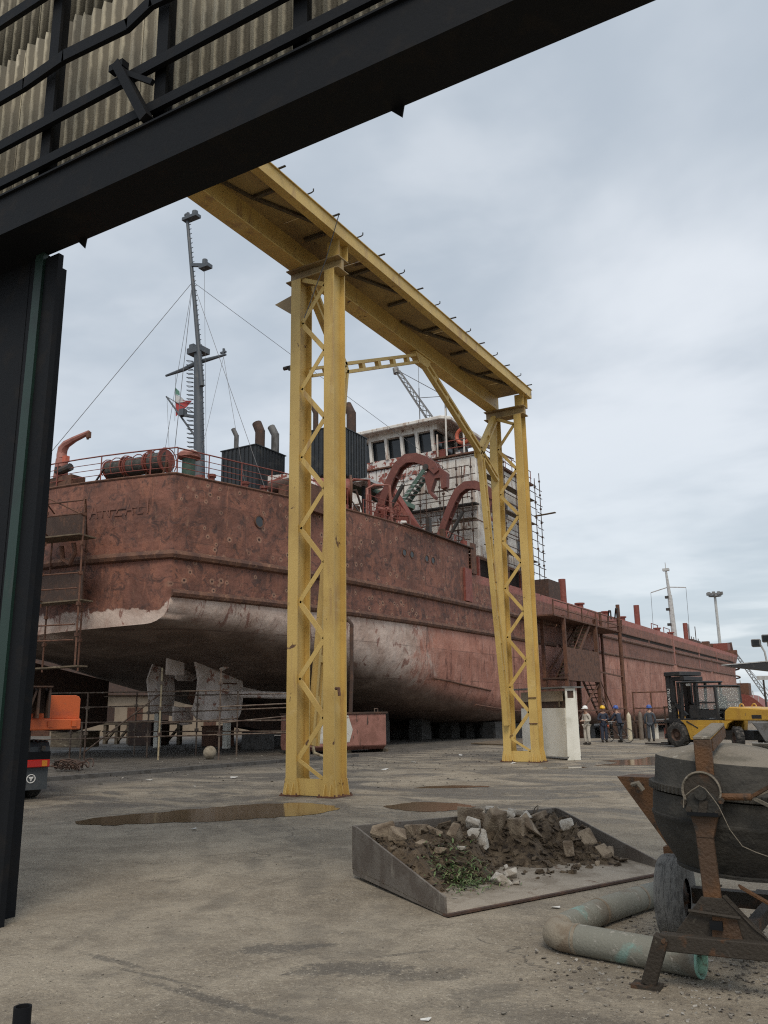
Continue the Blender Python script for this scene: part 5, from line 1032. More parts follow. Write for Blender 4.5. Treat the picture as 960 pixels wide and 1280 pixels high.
for q, nm in ((B().box(-.28, .22, -.02, .0, .12, .62), 'back_plate'), (B().box(-.28, -.24, -.3, .0, .02, .66), 'rib'), (B().box(-.02, .02, -.3, .0, .02, .66), 'rib'), (B().box(.2, .24, -.3, .0, .02, .66), 'rib'), (B().box(-.3, .26, -.34, .02, .66, .69), 'top_plate'), (B().bar((-.2, -.25, .1), (-.05, -.25, .6), .04), 'brace')): q.build(nm, 'rust_dark', ld_, world=False)

# loading scoop with rubble
FL, FR, BL, BR = Vector((-3.54, 7.0, .015)), Vector((-2.28, 9.81, .015)), Vector((-5.2, 8.12, .09)), Vector((-3.88, 10.92, .09))
sc_ = thing('loader_scoop', 'open fronted steel loading scoop filled with rubble on the yard', 'scoop', ((FL+FR+BL+BR)/4))
Z = Vector((0, 0, 1))
def slab(p, off, name, m_): return B().prism(p, off).build(name, m_, sc_, bevel=.004)
slab([FL, FR, BR, BL], Z*.02, 'floor', 'bucket_floor')
inw = (FR-FL).normalized()*.022
slab([FL+Vector((0, 0, -.01)), BL+Vector((0, 0, -.05)), BL+Z*.44, BL+Z*.44+(FL-BL)*.05, FL+Z*.15], inw, 'side_plate', 'bucket')
slab([FR+Vector((0, 0, -.01)), BR+Vector((0, 0, -.05)), BR+Z*.40, BR+Z*.40+(FR-BR)*.04, FR+Z*.07], -inw, 'side_plate', 'bucket')
bk = (BL-FL).normalized()*.02
slab([BL, BR, BR+Z*.40, BL+Z*.44], bk, 'back_plate', 'bucket')
B().bar(FL+Z*.005, FR+Z*.005, .07, .02).build('cutting_edge', 'rust_dark', sc_)
for t_ in (.04, .5, .95): p = lerp(BL, BR, t_)+Vector((.25, .0, -.05)); B().box(p.x-.12, p.x+.12, p.y-.12, p.y+.12, 0, .06).build('skid', 'rust_dark', sc_)
def sp(u, v):   # u along the scoop (0 left .. 1 right), v from back (0) to front (1)
    return lerp(lerp(BL, BR, u), lerp(FL, FR, u), v)
def heap(u, v):
    e = min(1, max(0, (.62+.10*math.sin(u*9)+.06*math.sin(u*23)-v)/.34))*min(1, u/.05+.25)*min(1, (1-u)/.10)
    h = .345*sm01(e)*(.75+.35*math.exp(-((u-.62)/.28)**2))*(.55+.45*min(1, v/.12+.5))
    return h+.10*e*noise.noise(Vector((u*14, v*8, 1)))+.07*e*noise.noise(Vector((u*34, v*20, 2)))+.03*e*noise.noise(Vector((u*90, v*50, 4)))
nu, nv = 90, 56; vs = []
for i in range(nu+1):
    for j in range(nv+1):
        u, v = .012+.976*i/nu, .012+.85*j/nv; p = sp(u, v); h = heap(u, v); vs.append((p.x, p.y, p.z+(.021+h if h > .012 else .012)))
soil = B().add(vs, [(i*(nv+1)+j, (i+1)*(nv+1)+j, (i+1)*(nv+1)+j+1, i*(nv+1)+j+1) for i in range(nu) for j in range(nv)], True)
kind(soil.build('soil_heap', 'soil', sharp=80), 'stuff')
clod = B()
for _ in range(1700):
    u, v = rnd.uniform(.02, .96), rnd.uniform(.03, .78)
    h = heap(u, v)
    if h < .02 and rnd.random() < .75: continue
    p = sp(u, v); r = rnd.choice((.008, .012, .018, .028, .04, .055)); clod.hull([(p.x+r*rnd.uniform(-1, 1), p.y+r*rnd.uniform(-1, 1), p.z+.02+h+r*rnd.uniform(-.4, .9)) for _ in range(8)])
kind(clod.build('soil_clods', 'soil'), 'stuff')
def rock(u, v, r, m_, label, grp, flat=.75, lift=.4):
    p = sp(u, v); h = heap(u, v); c_ = Vector((p.x, p.y, p.z+.02+max(h, 0)+r*lift*.6)); rot = Matrix.Rotation(rnd.uniform(0, 6), 3, Vector((rnd.uniform(-1, 1), rnd.uniform(-1, 1), 1)).normalized())
    pts = []
    for _ in range(16):
        q = Vector((rnd.choice((-1, 1))*rnd.uniform(.55, 1), rnd.choice((-1, 1))*rnd.uniform(.5, .85), rnd.choice((-1, 1))*rnd.uniform(.4, .7)*flat)); q = q*r*.85; pts.append(c_+rot @ q)
    solo(B().hull(pts), 'rubble_lump', m_, label, 'rubble', c_, grp, bevel=r*.06)
pg, bg_ = 'pale broken concrete lumps in the scoop', 'brown broken stone lumps in the scoop'
for u, v, r, l_ in ((.455, .22, .13, 'pale angular concrete lump near the heap top left of centre'), (.44, .30, .15, 'largest pale concrete lump halfway up the heap left of centre'), (.60, .10, .11, 'small pale concrete lump on the heap crest, leftmost of the crest row'),
                    (.66, .14, .13, 'pale concrete lump on the heap crest, second in the crest row'), (.72, .12, .14, 'pale squarish concrete lump on the crest against the back plate'), (.70, .26, .11, 'small pale concrete lump just below the crest row on the right'),
                    (.34, .74, .12, 'whitest concrete lump lying at the heap front beside the weeds'), (.385, .78, .05, 'tiny pale concrete chip touching the white lump at the heap front'), (.42, .66, .10, 'pale concrete lump at the heap foot behind the white front lump'),
                    (.47, .52, .05, 'tiny pale chip on the lower slope in the middle of the heap'), (.30, .45, .05, 'tiny pale chip just above the weeds'), (.83, .42, .10, 'pale concrete lump on the right slope of the heap')):
    rock(u, v, r, 'rock_pale', l_, pg)
for u, v, r, l_ in ((.50, .08, .19, 'largest brown stone lump on the heap crest at the centre'), (.545, .12, .18, 'big brown slab leaning on the heap crest right of centre'), (.55, .26, .18, 'big brown block just below the heap crest at the centre'),
                    (.60, .34, .16, 'brown block on the middle slope right of centre'), (.66, .38, .17, 'brown block low on the slope right of centre'), (.09, .14, .18, 'large brown stone at the far left end by the side plate'),
                    (.12, .2, .12, 'small brown stone right of the large one at the left end'), (.24, .12, .16, 'brown stone against the back plate above the weeds'), (.29, .2, .14, 'brown stone near the back plate left of the pale lumps'),
                    (.36, .12, .13, 'brown stone on the crest left of the pale lumps'), (.33, .32, .14, 'brown stone on the slope right above the weeds'), (.20, .28, .1, 'small brown stone on the left slope above the weeds'),
                    (.60, .18, .15, 'brown stone wedged among the pale crest row'), (.78, .22, .14, 'brown stone on the crest at the right of the heap'), (.78, .52, .13, 'brown stone halfway down the right slope'),
                    (.86, .55, .12, 'brown stone near the right end in mid slope'), (.88, .66, .1, 'flat brown stone at the heap foot near the right end'), (.93, .62, .09, 'rightmost brown stone beside the right side plate'),
                    (.22, .42, .08, 'small brown stone half hidden at the upper edge of the weeds'), (.74, .66, .05, 'tiny brown stone at the heap foot right of centre'), (.82, .70, .05, 'tiny brown stone at the front right of the heap foot')):
    rock(u, v, r, 'rock_brown', l_, bg_)
wd_ = B()
for _ in range(620):
    u, v = rnd.gauss(.235, .06), rnd.gauss(.60, .10); p = sp(u, max(.2, min(.85, v))); h = max(heap(u, v), 0)
    a = rnd.uniform(0, 6.28); l = rnd.uniform(.025, .085); lean = rnd.uniform(.6, 3.5); w_ = rnd.uniform(.005, .012); base = Vector((p.x, p.y, p.z+.02+h+rnd.uniform(0, .09)*rnd.random()))
    d = Vector((math.cos(a)*lean, math.sin(a)*lean, 1)).normalized(); s_ = d.cross(Z).normalized()*w_; mid = base+d*l*.55; tip = base+d*l+Vector((math.cos(a), math.sin(a), -.5))*l*.25
    wd_.add([base-s_*.4, base+s_*.4, mid+s_, mid-s_, tip], [(0, 1, 2, 3), (3, 2, 4)])
p = sp(.235, .6); kind(solo(wd_, 'weeds', 'weed', 'tangle of uprooted green weeds lying on the soil in the scoop', 'weeds', (p.x, p.y, .1)), 'stuff')
rt_ = B()
for u, v in ((.53, .3), (.80, .16), (.44, .3), (.82, .5)):
    p = sp(u, v); h = heap(u, v); q = [Vector((p.x, p.y, p.z+h))+Vector((.06*math.sin(i*1.1), .05*i*.6-.08, .14*math.sin(i*.8)+.03)) for i in range(6)]; rt_.tube(q, .006, 4)
p = sp(.6, .3); solo(rt_, 'roots', 'wood', 'thin pale roots sticking out of the soil heap', 'roots', (p.x, p.y, .3))

# bent pipe on the ground
pp = thing('bent_pipe', 'pale green dusty pipe with an elbow lying on the gravel', 'pipe', (-2.35, 6.4, 0))
ra_ = .103
a0 = Vector((-2.385, 6.68, ra_)); a1, a2 = Vector((-2.29, 7.33, ra_)), Vector((-2.12, 7.98, ra_)); a3 = Vector((-1.75, 9.0, ra_)); b1 = Vector((-2.2, 6.44, ra_)); b2_ = Vector((-1.29, 6.27, ra_))
B().tube([b1, Vector((-2.3, 6.46, ra_)), Vector((-2.375, 6.515, ra_)), Vector((-2.395, 6.6, ra_)), a0], ra_, 20).build('elbow', 'pipe_joint', pp)
B().tube([a0, a1], ra_*.985, 20).build('segment', 'pipe', pp); B().tube([a1, a2], ra_*.99, 20).build('segment', 'pipe', pp); B().tube([a2, a3], ra_, 20).build('segment', 'pipe', pp)
for p, q in ((a1, a2), (a2, a3), (b1+Vector((.02, -.003, 0)), b2_)):
    d = (q-p).normalized(); B().cyl(p-d*.012, p+d*.012, ra_*1.03, n=20).build('weld', 'pipe_joint', pp)
d = (b2_-b1).normalized(); u_, v_ = perp(d)
B().lathe([(ra_, 0), (ra_, (b2_-b1).length), (ra_*.86, (b2_-b1).length), (ra_*.84, .1)], b1, d, 24).build('segment', 'pipe', pp, sharp=60)
B().lathe([(ra_*1.005, (b2_-b1).length-.012), (ra_*1.005, (b2_-b1).length+.003), (ra_*.85, (b2_-b1).length+.003), (ra_*.85, .5)], b1, d, 24).build('rim', 'pipe_rim', pp, sharp=60)

# ------------------------------------------------------------------ concrete mixer
mx = thing('concrete_mixer', 'grimy concrete mixer with an upturned drum at the right edge', 'concrete mixer', (-1.13, 6.3, 0))
D = Vector((-1.13, 6.64, 0)); tilt = Vector((.08, 0, 1)).normalized()
def dl(prof, name, m_, parent, n=48): return B().lathe(prof, D, tilt, n).build(name, m_, parent, sharp=42)
dr = dl([(.545, 1.13), (.55, 1.06), (.548, .99), (.554, .985), (.554, .965), (.546, .955), (.535, .91), (.512, .855), (.482, .80), (.45, .75), (.418, .705), (.392, .67), (.375, .648), (.35, .645), (.38, .70), (.5, .95)], 'drum', 'mixer', mx)
dl([(.525, 1.372), (.53, 1.365), (.535, 1.21), (.545, 1.19)], 'drum_wall', 'mixer', dr); dl([(0.001, 1.485), (.08, 1.482), (.18, 1.471), (.28, 1.452), (.36, 1.43), (.43, 1.408), (.49, 1.386), (.525, 1.372)], 'drum_lid', 'mixer_top', dr)
dl([(.545, 1.19), (.566, 1.188), (.57, 1.145), (.545, 1.14)], 'gear_ring', 'mixer', dr)
tt_ = B(); u_, v_ = perp(tilt)
for i in range(96):
    a = 2*math.pi*i/96; q = D+tilt*1.166+(u_*math.cos(a)+v_*math.sin(a))*.570; tn = -u_*math.sin(a)+v_*math.cos(a); tt_.bar(q-tilt*.022, q+tilt*.022, .016, .014, tn)
kind(tt_.build('gear_teeth', 'mixer', dr), 'stuff')
B().lathe([(.365, .632), (.387, .632), (.391, .65), (.378, .664), (.36, .65)], D, tilt, 40).build('mouth_rim', 'mixer', dr)
px_, py_ = -1.12, 6.02
def post(p, q, w_, dpt, name='post', m_='mixer_orange'): return B().bar(p, q, w_, dpt, (1, 0, 0)).build(name, m_, mx, bevel=.006)
post((px_-.01, py_, .36), (px_-.03, py_, 1.06), .105, .05)
B().prism([(px_-.10, py_-.03, 1.06), (px_+.07, py_-.03, 1.06), (px_+.03, py_-.03, .92), (px_-.07, py_-.03, .92)], (0, .06, 0)).build('post_flare', 'mixer_orange', mx)
B().hull([(px_+x, py_+y, z) for y in (-.05, .05) for x, z in ((-.11, 1.045), (.08, 1.045), (.098, 1.10), (.088, 1.15), (.05, 1.195), (-.08, 1.195), (-.118, 1.15), (-.128, 1.10))]).build('gear_cover', 'mixer', mx, bevel=.012)
B().cyl((px_-.015, py_-.03, 1.205), (px_-.015, py_+.06, 1.205), .118, n=32).build('bearing_disc', 'mixer_frame', mx)
B().bar((px_-.02, py_-.056, 1.06), (px_+.0, py_-.056, 1.15), .05, .012, (1, 0, 0)).build('cover_plate', 'mixer_frame', mx)
B().tube([(px_-.015+.118*math.cos(a), py_-.035, 1.205+.118*math.sin(a)) for a in [2*math.pi*q/32 for q in range(32)]], .008, 5, True).build('disc_rim', 'mixer_top', mx)
B().cyl((px_-.015, py_-.075, 1.19), (px_-.015, py_+.12, 1.19), .04, n=14).build('axle_boss', 'mixer', mx)
for sx, zz_ in ((-.13, 1.13), (.105, 1.15), (-.1, 1.09), (.08, 1.08)): B().cyl((px_+sx, py_-.065, zz_), (px_+sx, py_-.04, zz_), .02, n=6).build('bolt', 'mixer_frame', mx)
B().bar((px_-.11, py_-.07, 1.065), (px_+.08, py_-.07, 1.065), .02, .02).build('keeper_bar', 'black', mx)
B().box(px_-.055, px_+.055, py_+.06, py_+.11, 1.25, 1.525).build('upper_arm', 'mixer_orange', mx, bevel=.006)
B().prism([(px_-.055, py_+.06, 1.525), (px_+.055, py_+.06, 1.525), (px_+.085, py_+.50, 1.605), (px_-.005, py_+.50, 1.605)], (0, 0, .02)).build('yoke_bridge', 'mixer_top', mx, bevel=.004)
B().prism([(px_+.05, py_+.11, 1.45), (px_+.05, py_+.11, 1.525), (px_+.075, py_+.50, 1.60), (px_+.075, py_+.50, 1.53)], (.012, 0, 0)).build('yoke_flange', 'mixer_orange', mx)
# tilting wheel: shaft and spokes to the right
B().cyl((px_+.1, py_+.0, 1.17), (px_+.28, py_+.0, 1.175), .022, n=10).build('shaft', 'mixer_orange', mx)
hw = Vector((px_+.28, py_, 1.175))
for a in range(4):
    ang_ = a*math.pi/2+.6; e = hw+Vector((.42, .30*math.cos(ang_), .30*math.sin(ang_))); B().bar(hw, e, .03 if a % 2 else .014, .02).build('spoke', 'mixer_orange' if a % 2 else 'mixer_top', mx)
B().tube([hw+Vector((.42, .31*math.cos(2*math.pi*i/28), .31*math.sin(2*math.pi*i/28))) for i in range(28)], .014, 6, True).build('hand_wheel', 'mixer_frame', mx)
B().tube([(px_-.02, py_-.06, 1.24), (px_+.02, py_-.085, 1.225), (px_+.06, py_-.085, 1.17), (px_+.09, py_-.08, 1.12), (px_+.11, py_-.08, 1.07), (px_+.14, py_-.06, .98), (px_+.2, py_-.03, .88), (px_+.27, py_, .845), (px_+.34, py_+.02, .82)], .0028, 5).build('cable', 'mixer_top', mx)
B().tube([(px_-.02, py_-.06, 1.24), (px_-.06, py_-.085, 1.215), (px_-.12, py_-.07, 1.17), (px_-.13, py_-.07, 1.1)], .0035, 5).build('cable', 'mixer_top', mx)
# chassis
B().bar((-1.46, 5.93, .285), (.9, 6.12, .285), .09, .10, (0, 1, 0)).build('cross_bar', 'mixer_frame', mx, bevel=.006)
B().bar((-1.445, 5.90, .32), (-1.56, 5.93, .02), .09, .07, (1, 0, 0)).build('foot', 'mixer_frame', mx, bevel=.006)
B().box(-1.66, -1.48, 5.87, 5.99, 0, .022).build('foot_plate', 'mixer_frame', mx)
B().cyl((-1.43, 5.86, .30), (-1.43, 5.90, .30), .014, n=8).build('bolt', 'mixer_orange', mx)
B().prism([(px_-.26, py_-.035, .33), (px_+.30, py_-.02, .33), (px_+.06, py_-.03, .56), (px_-.08, py_-.03, .56)], (0, .03, 0)).build('gusset', 'mixer_frame', mx, bevel=.004)
B().prism([(px_-.04, py_-.042, .26), (px_+.16, py_-.035, .26), (px_+.12, py_-.038, .46), (px_-.02, py_-.042, .46)], (0, .005, 0)).build('gusset_panel', 'mixer_orange', mx)
B().prism([(px_+.22, py_-.035, .40), (px_+.05, py_-.035, .575), (px_+.07, py_-.035, .585), (px_+.31, py_-.03, .335)], (0, .008, 0)).build('gusset_lip', 'mixer_frame', mx)
B().cyl((px_-.16, py_-.06, .475), (px_+.15, py_-.06, .46), .012, n=6).build('pin_rod', 'mixer_frame', mx)
B().box(px_-.035, px_+.04, py_-.075, py_-.045, .38, .43).build('latch', 'black', mx)
for yy in (6.02, 7.2): B().bar((-1.0, yy, .30), (-.95, 7.25, .30), .07, .09, (1, 0, 0)).build('chassis_beam', 'mixer_frame', mx)
B().bar((-1.5, 7.2, .33), (.1, 7.2, .33), .1, .11, (0, 1, 0)).build('axle_beam', 'mixer_frame', mx)
B().bar((-1.06, 7.3, .30), (-.1, 7.3, .30), .1, .16, (0, 1, 0)).build('rear_beam', 'mixer_frame', mx)
for wx in (-1.62, .1):
    wy = 7.15
    t_ = B().lathe([(.14, -.085), (.24, -.105), (.285, -.10), (.303, -.08), (.309, -.055), (.3105, -.02), (.3075, -.018), (.3075, -.014), (.311, -.012), (.311, .03), (.3075, .032), (.3075, .036), (.309, .055), (.303, .08), (.285, .10), (.24, .105), (.14, .085)], (wx, wy, .31), (1, 0, 0), 40).build('tyre', 'tyre_grey', mx)
    B().lathe([(.02, -.06), (.13, -.06), (.15, -.085), (.15, .06), (.05, .07), (.03, .1)], (wx, wy, .31), (1, 0, 0), 24).build('rim', 'mixer_frame', t_)
B().tube([(-1.3, 7.1, .55), (-1.33, 7.05, .46), (-1.3, 6.98, .42), (-1.24, 6.95, .46)], .008, 5).build('cable', 'mixer_top', mx)
hp = B().prism([(-2.12, 7.55, 1.16), (-1.66, 7.5, 1.16), (-1.55, 7.5, .62), (-1.74, 7.55, .62)], (.05, .32, 0)).build('loading_hopper', 'mixer_orange', mx)
B().box(-1.76, -1.5, 7.47, 7.85, .46, .62).build('hopper_foot', 'mixer_orange', mx)
B().tube([(-1.98, 7.5, 1.1), (-1.92, 7.46, 1.12), (-1.88, 7.46, 1.06)], .02, 6).build('hopper_hook', 'mixer_top', mx)
B().bar((-.98, 6.1, .62), (-.55, 6.35, .33), .05, .012, (0, 1, 0)).build('stay_bar', 'mixer_orange', mx)

# ------------------------------------------------------------------ forklift
fk = thing('forklift', 'big yellow forklift truck with black cab parked beside the ship', 'forklift', (-8.03, 38.7, 0), math.atan2(.52, -.855))
def F(b_, n, m_, p=None, **k): return b_.build(n, m_, p or fk, world=False, **k)
def wheel(x, y, r, w_, steer=0):
    ax = (math.sin(steer), math.cos(steer), 0)
    t_ = F(B().lathe([(r*.5, -w_*.45), (r*.82, -w_*.5), (r*.96, -w_*.42), (r, -w_*.25), (r, w_*.25), (r*.96, w_*.42), (r*.82, w_*.5), (r*.5, w_*.45)], (x, y, r), ax, 32), 'tyre', 'tyre')
    F(B().lathe([(0, w_*.3), (r*.2, w_*.34), (r*.24, w_*.22), (r*.42, w_*.2), (r*.5, w_*.46), (r*.52, -w_*.4), (0, -w_*.4)], (x, y, r), ax, 20), 'rim', 'rust_dark', t_)
    lg = B()
    for i in range(28):
        a = 2*math.pi*i/28; u, v = perp(Vector(ax)); d = u*math.cos(a)+v*math.sin(a); c_ = Vector((x, y, r))+d*r*1.0; s_ = Vector(ax)*w_*.4
        lg.bar(c_-s_*(1 if i % 2 else .0), c_+s_*(.0 if i % 2 else 1), .035, .035, d)
    F(lg, 'tread_lugs', 'tyre', t_)
for y in (0, -1.75): wheel(0, y, .52, .42)
for y in (-.05, -1.6): wheel(-3.0, y, .44, .34, R(35))
F(B().box(-3.6, .45, -1.55, -.25, .35, .72), 'chassis', 'fork_black')
# near and far body sides
for y0, y1 in ((-.24, .02), (-1.77, -1.52)):
    F(B().prism([(-.62, y0, .32), (-2.05, y0, .32), (-2.2, y0, 1.14), (.05, y0, 1.14), (-.2, y0, 1.08), (-.42, y0, .9), (-.52, y0, .65)], (0, y1-y0, 0)), 'body_side', 'fork_yellow', bevel=.02)
    F(B().prism([(-.36, y0+.05, 1.0), (-.15, y0+.05, 1.14), (.5, y0+.05, 1.14), (.5, y0+.05, 1.08), (.0, y0+.05, 1.05)], (0, y1-y0, 0)), 'fender', 'fork_black')
F(B().box(-1.95, -.75, .02, .03, .5, .92), 'side_hatch', 'fork_yellow', bevel=.01)
F(B().bar((-1.1, .03, .8), (-.5, .03, 1.08), .02, .05), 'handrail', 'fork_black')
F(B().box(-2.2, .5, -1.77, .02, 1.14, 1.19), 'cab_floor', 'fork_black')
# hood and counterweight
F(B().prism([(-2.45, .0, 1.12), (-5.2, .0, 1.12), (-5.2, .0, 1.5), (-4.3, .0, 1.58), (-2.75, .0, 1.66), (-2.5, .0, 1.5)], (0, -1.7, 0)), 'hood', 'fork_yellow', bevel=.04)
F(B().prism([(-2.3, -.1, 1.12), (-2.5, -.1, .8), (-2.62, -.1, 1.0), (-2.9, -.1, 1.12)], (0, .12, 0)), 'arch_panel', 'fork_yellow')
F(B().box(-4.25, -3.8, -.02, .008, 1.2, 1.34), 'vent', 'fork_black')
F(B().prism([(-3.7, .04, 1.1), (-5.3, .04, 1.1), (-5.3, .04, .3), (-4.3, .04, .3), (-4.0, .04, .75)], (0, -1.78, 0)), 'counterweight', 'grey_steel', bevel=.06)
for x in (-3.05, -3.65): F(B().tube([(x+.1*math.cos(a), -.4, 1.66+.11*math.sin(a)) for a in [math.pi*i/8 for i in range(9)]], .03, 6), 'lifting_eye', 'fork_yellow')
F(B().box(-2.6, -2.2, -1.3, -.3, 1.12, 1.45), 'engine_bay', 'fork_black')
# cab
def pil(p, q, w_=.09): return F(B().bar(p, q, w_, w_), 'cab_pillar', 'fork_black')
for y in (-.05, -1.5):
    pil((-.25, y, 1.19), (-.35, y, 2.68)); pil((-1.15, y, 1.19), (-1.15, y, 2.68)); pil((-2.15, y, 1.19), (-2.1, y, 2.5)); pil((-1.2, y, 2.52), (-2.1, y, 2.48), .07); pil((-1.2, y, 1.85), (-2.12, y, 1.85), .06)
    F(B().box(-1.12, -.7, y-.02, y+.02, 1.22, 1.75), 'door_panel', 'fork_black')
    F(B().box(-2.1, -1.2, y-.015, y+.015, 1.22, 1.55), 'lower_panel', 'fork_black')
    F(B().box(-2.06, -1.22, y-.01, y+.01, 1.58, 2.44), 'window', 'glass')
    F(B().bar((-1.0, y, 1.25), (-.98, y, 2.6), .05), 'door_frame', 'fork_black')
F(B().box(-1.25, -.1, -1.6, .05, 2.68, 2.76).box(-2.2, -1.2, -1.55, 0, 2.5, 2.56), 'cab_roof', 'fork_black', bevel=.03)
F(B().box(-2.16, -2.12, -1.45, -.1, 1.6, 2.45), 'rear_window', 'glass')
seat = F(B().box(-1.75, -1.2, -1.1, -.55, 1.35, 1.55).box(-1.8, -1.65, -1.1, -.55, 1.5, 2.1), 'seat', 'fork_black', bevel=.04)
F(B().tube([(-.72+.1*math.cos(a), -.82+.2*math.sin(a), 1.78+.16*math.cos(a)) for a in [2*math.pi*i/16 for i in range(16)]], .02, 6, True).cyl((-.72, -.82, 1.78), (-.45, -.82, 1.3), .03, n=6), 'steering_wheel', 'black')
F(B().box(-.6, -.3, -1.3, -.4, 1.19, 1.6), 'dashboard', 'fork_black')
F(B().cyl((-.75, -.1, 2.62), (-.6, -.1, 2.62), .07, n=10), 'work_lamp', 'lamp_white')
# mast
for y in (-.35, -1.4):
    F(B().box(.55, .77, y-.07, y+.07, .15, 3.05), 'mast_rail', 'fork_black'); F(B().box(.36, .53, y-.06, y+.06, .3, 2.95), 'mast_rail', 'fork_black')
    F(B().cyl((.3, y-.18, .4), (.3, y-.18, 2.7), .07, n=10), 'lift_cylinder', 'dark_steel')
    F(B().bar((-.25, y, 1.3), (.5, y, 1.9), .12), 'tilt_cylinder', 'fork_black')
F(B().box(-.15, .78, -1.55, -.2, 3.02, 3.2), 'mast_crosshead', 'fork_black', bevel=.02)
F(B().box(-.3, .55, -1.45, -.3, 2.8, 2.98), 'mast_crosshead', 'fork_black', bevel=.02)
F(B().cyl((.45, -.5, .5), (.45, -.5, 2.9), .03, n=6), 'chain', 'rust')
cg = F(B().box(.78, .86, -1.7, -.05, .35, .55).box(.78, .86, -1.7, -.05, 1.0, 1.15), 'carriage', 'fork_black')
for y in (-.12, -.6, -1.1, -1.62): F(B().box(.79, .84, y-.03, y+.03, .4, 1.7), 'backrest_bar', 'rust_dark', cg)
F(B().box(.79, .84, -1.65, -.08, 1.66, 1.72), 'backrest_bar', 'rust_dark', cg)
for y in (-.35, -1.35): F(B().box(.86, .94, y-.09, y+.09, .05, 1.1).box(.86, 2.3, y-.09, y+.09, .05, .12), 'fork', 'dark_steel', cg)
fdx = bpy.data.curves.new('mast_lettering', 'FONT'); fdx.body = 'KOMATSU'; fdx.size = .22; fdx.extrude = .003; text_mesh(fdx, 'mast_lettering', M['white_mark'], fk, Matrix(((0, .9, 0, .57), (0, 0, 1, -.275), (1, 0, 0, 1.45), (0, 0, 0, 1))))
solo(B().prism([(-4.85, 36.6, .02), (-4.2, 36.3, .02), (-4.1, 35.4, .3), (-4.75, 35.7, .3)], (0, 0, .03)).prism([(-4.7, 36.7, .02), (-4.2, 36.4, .02), (-4.4, 36.2, .3)], (0, 0, .03)), 'tread_plate', 'pale_steel', 'bent bright tread plate lying by the forklift rear wheel', 'metal plate', (-4.5, 36, 0))

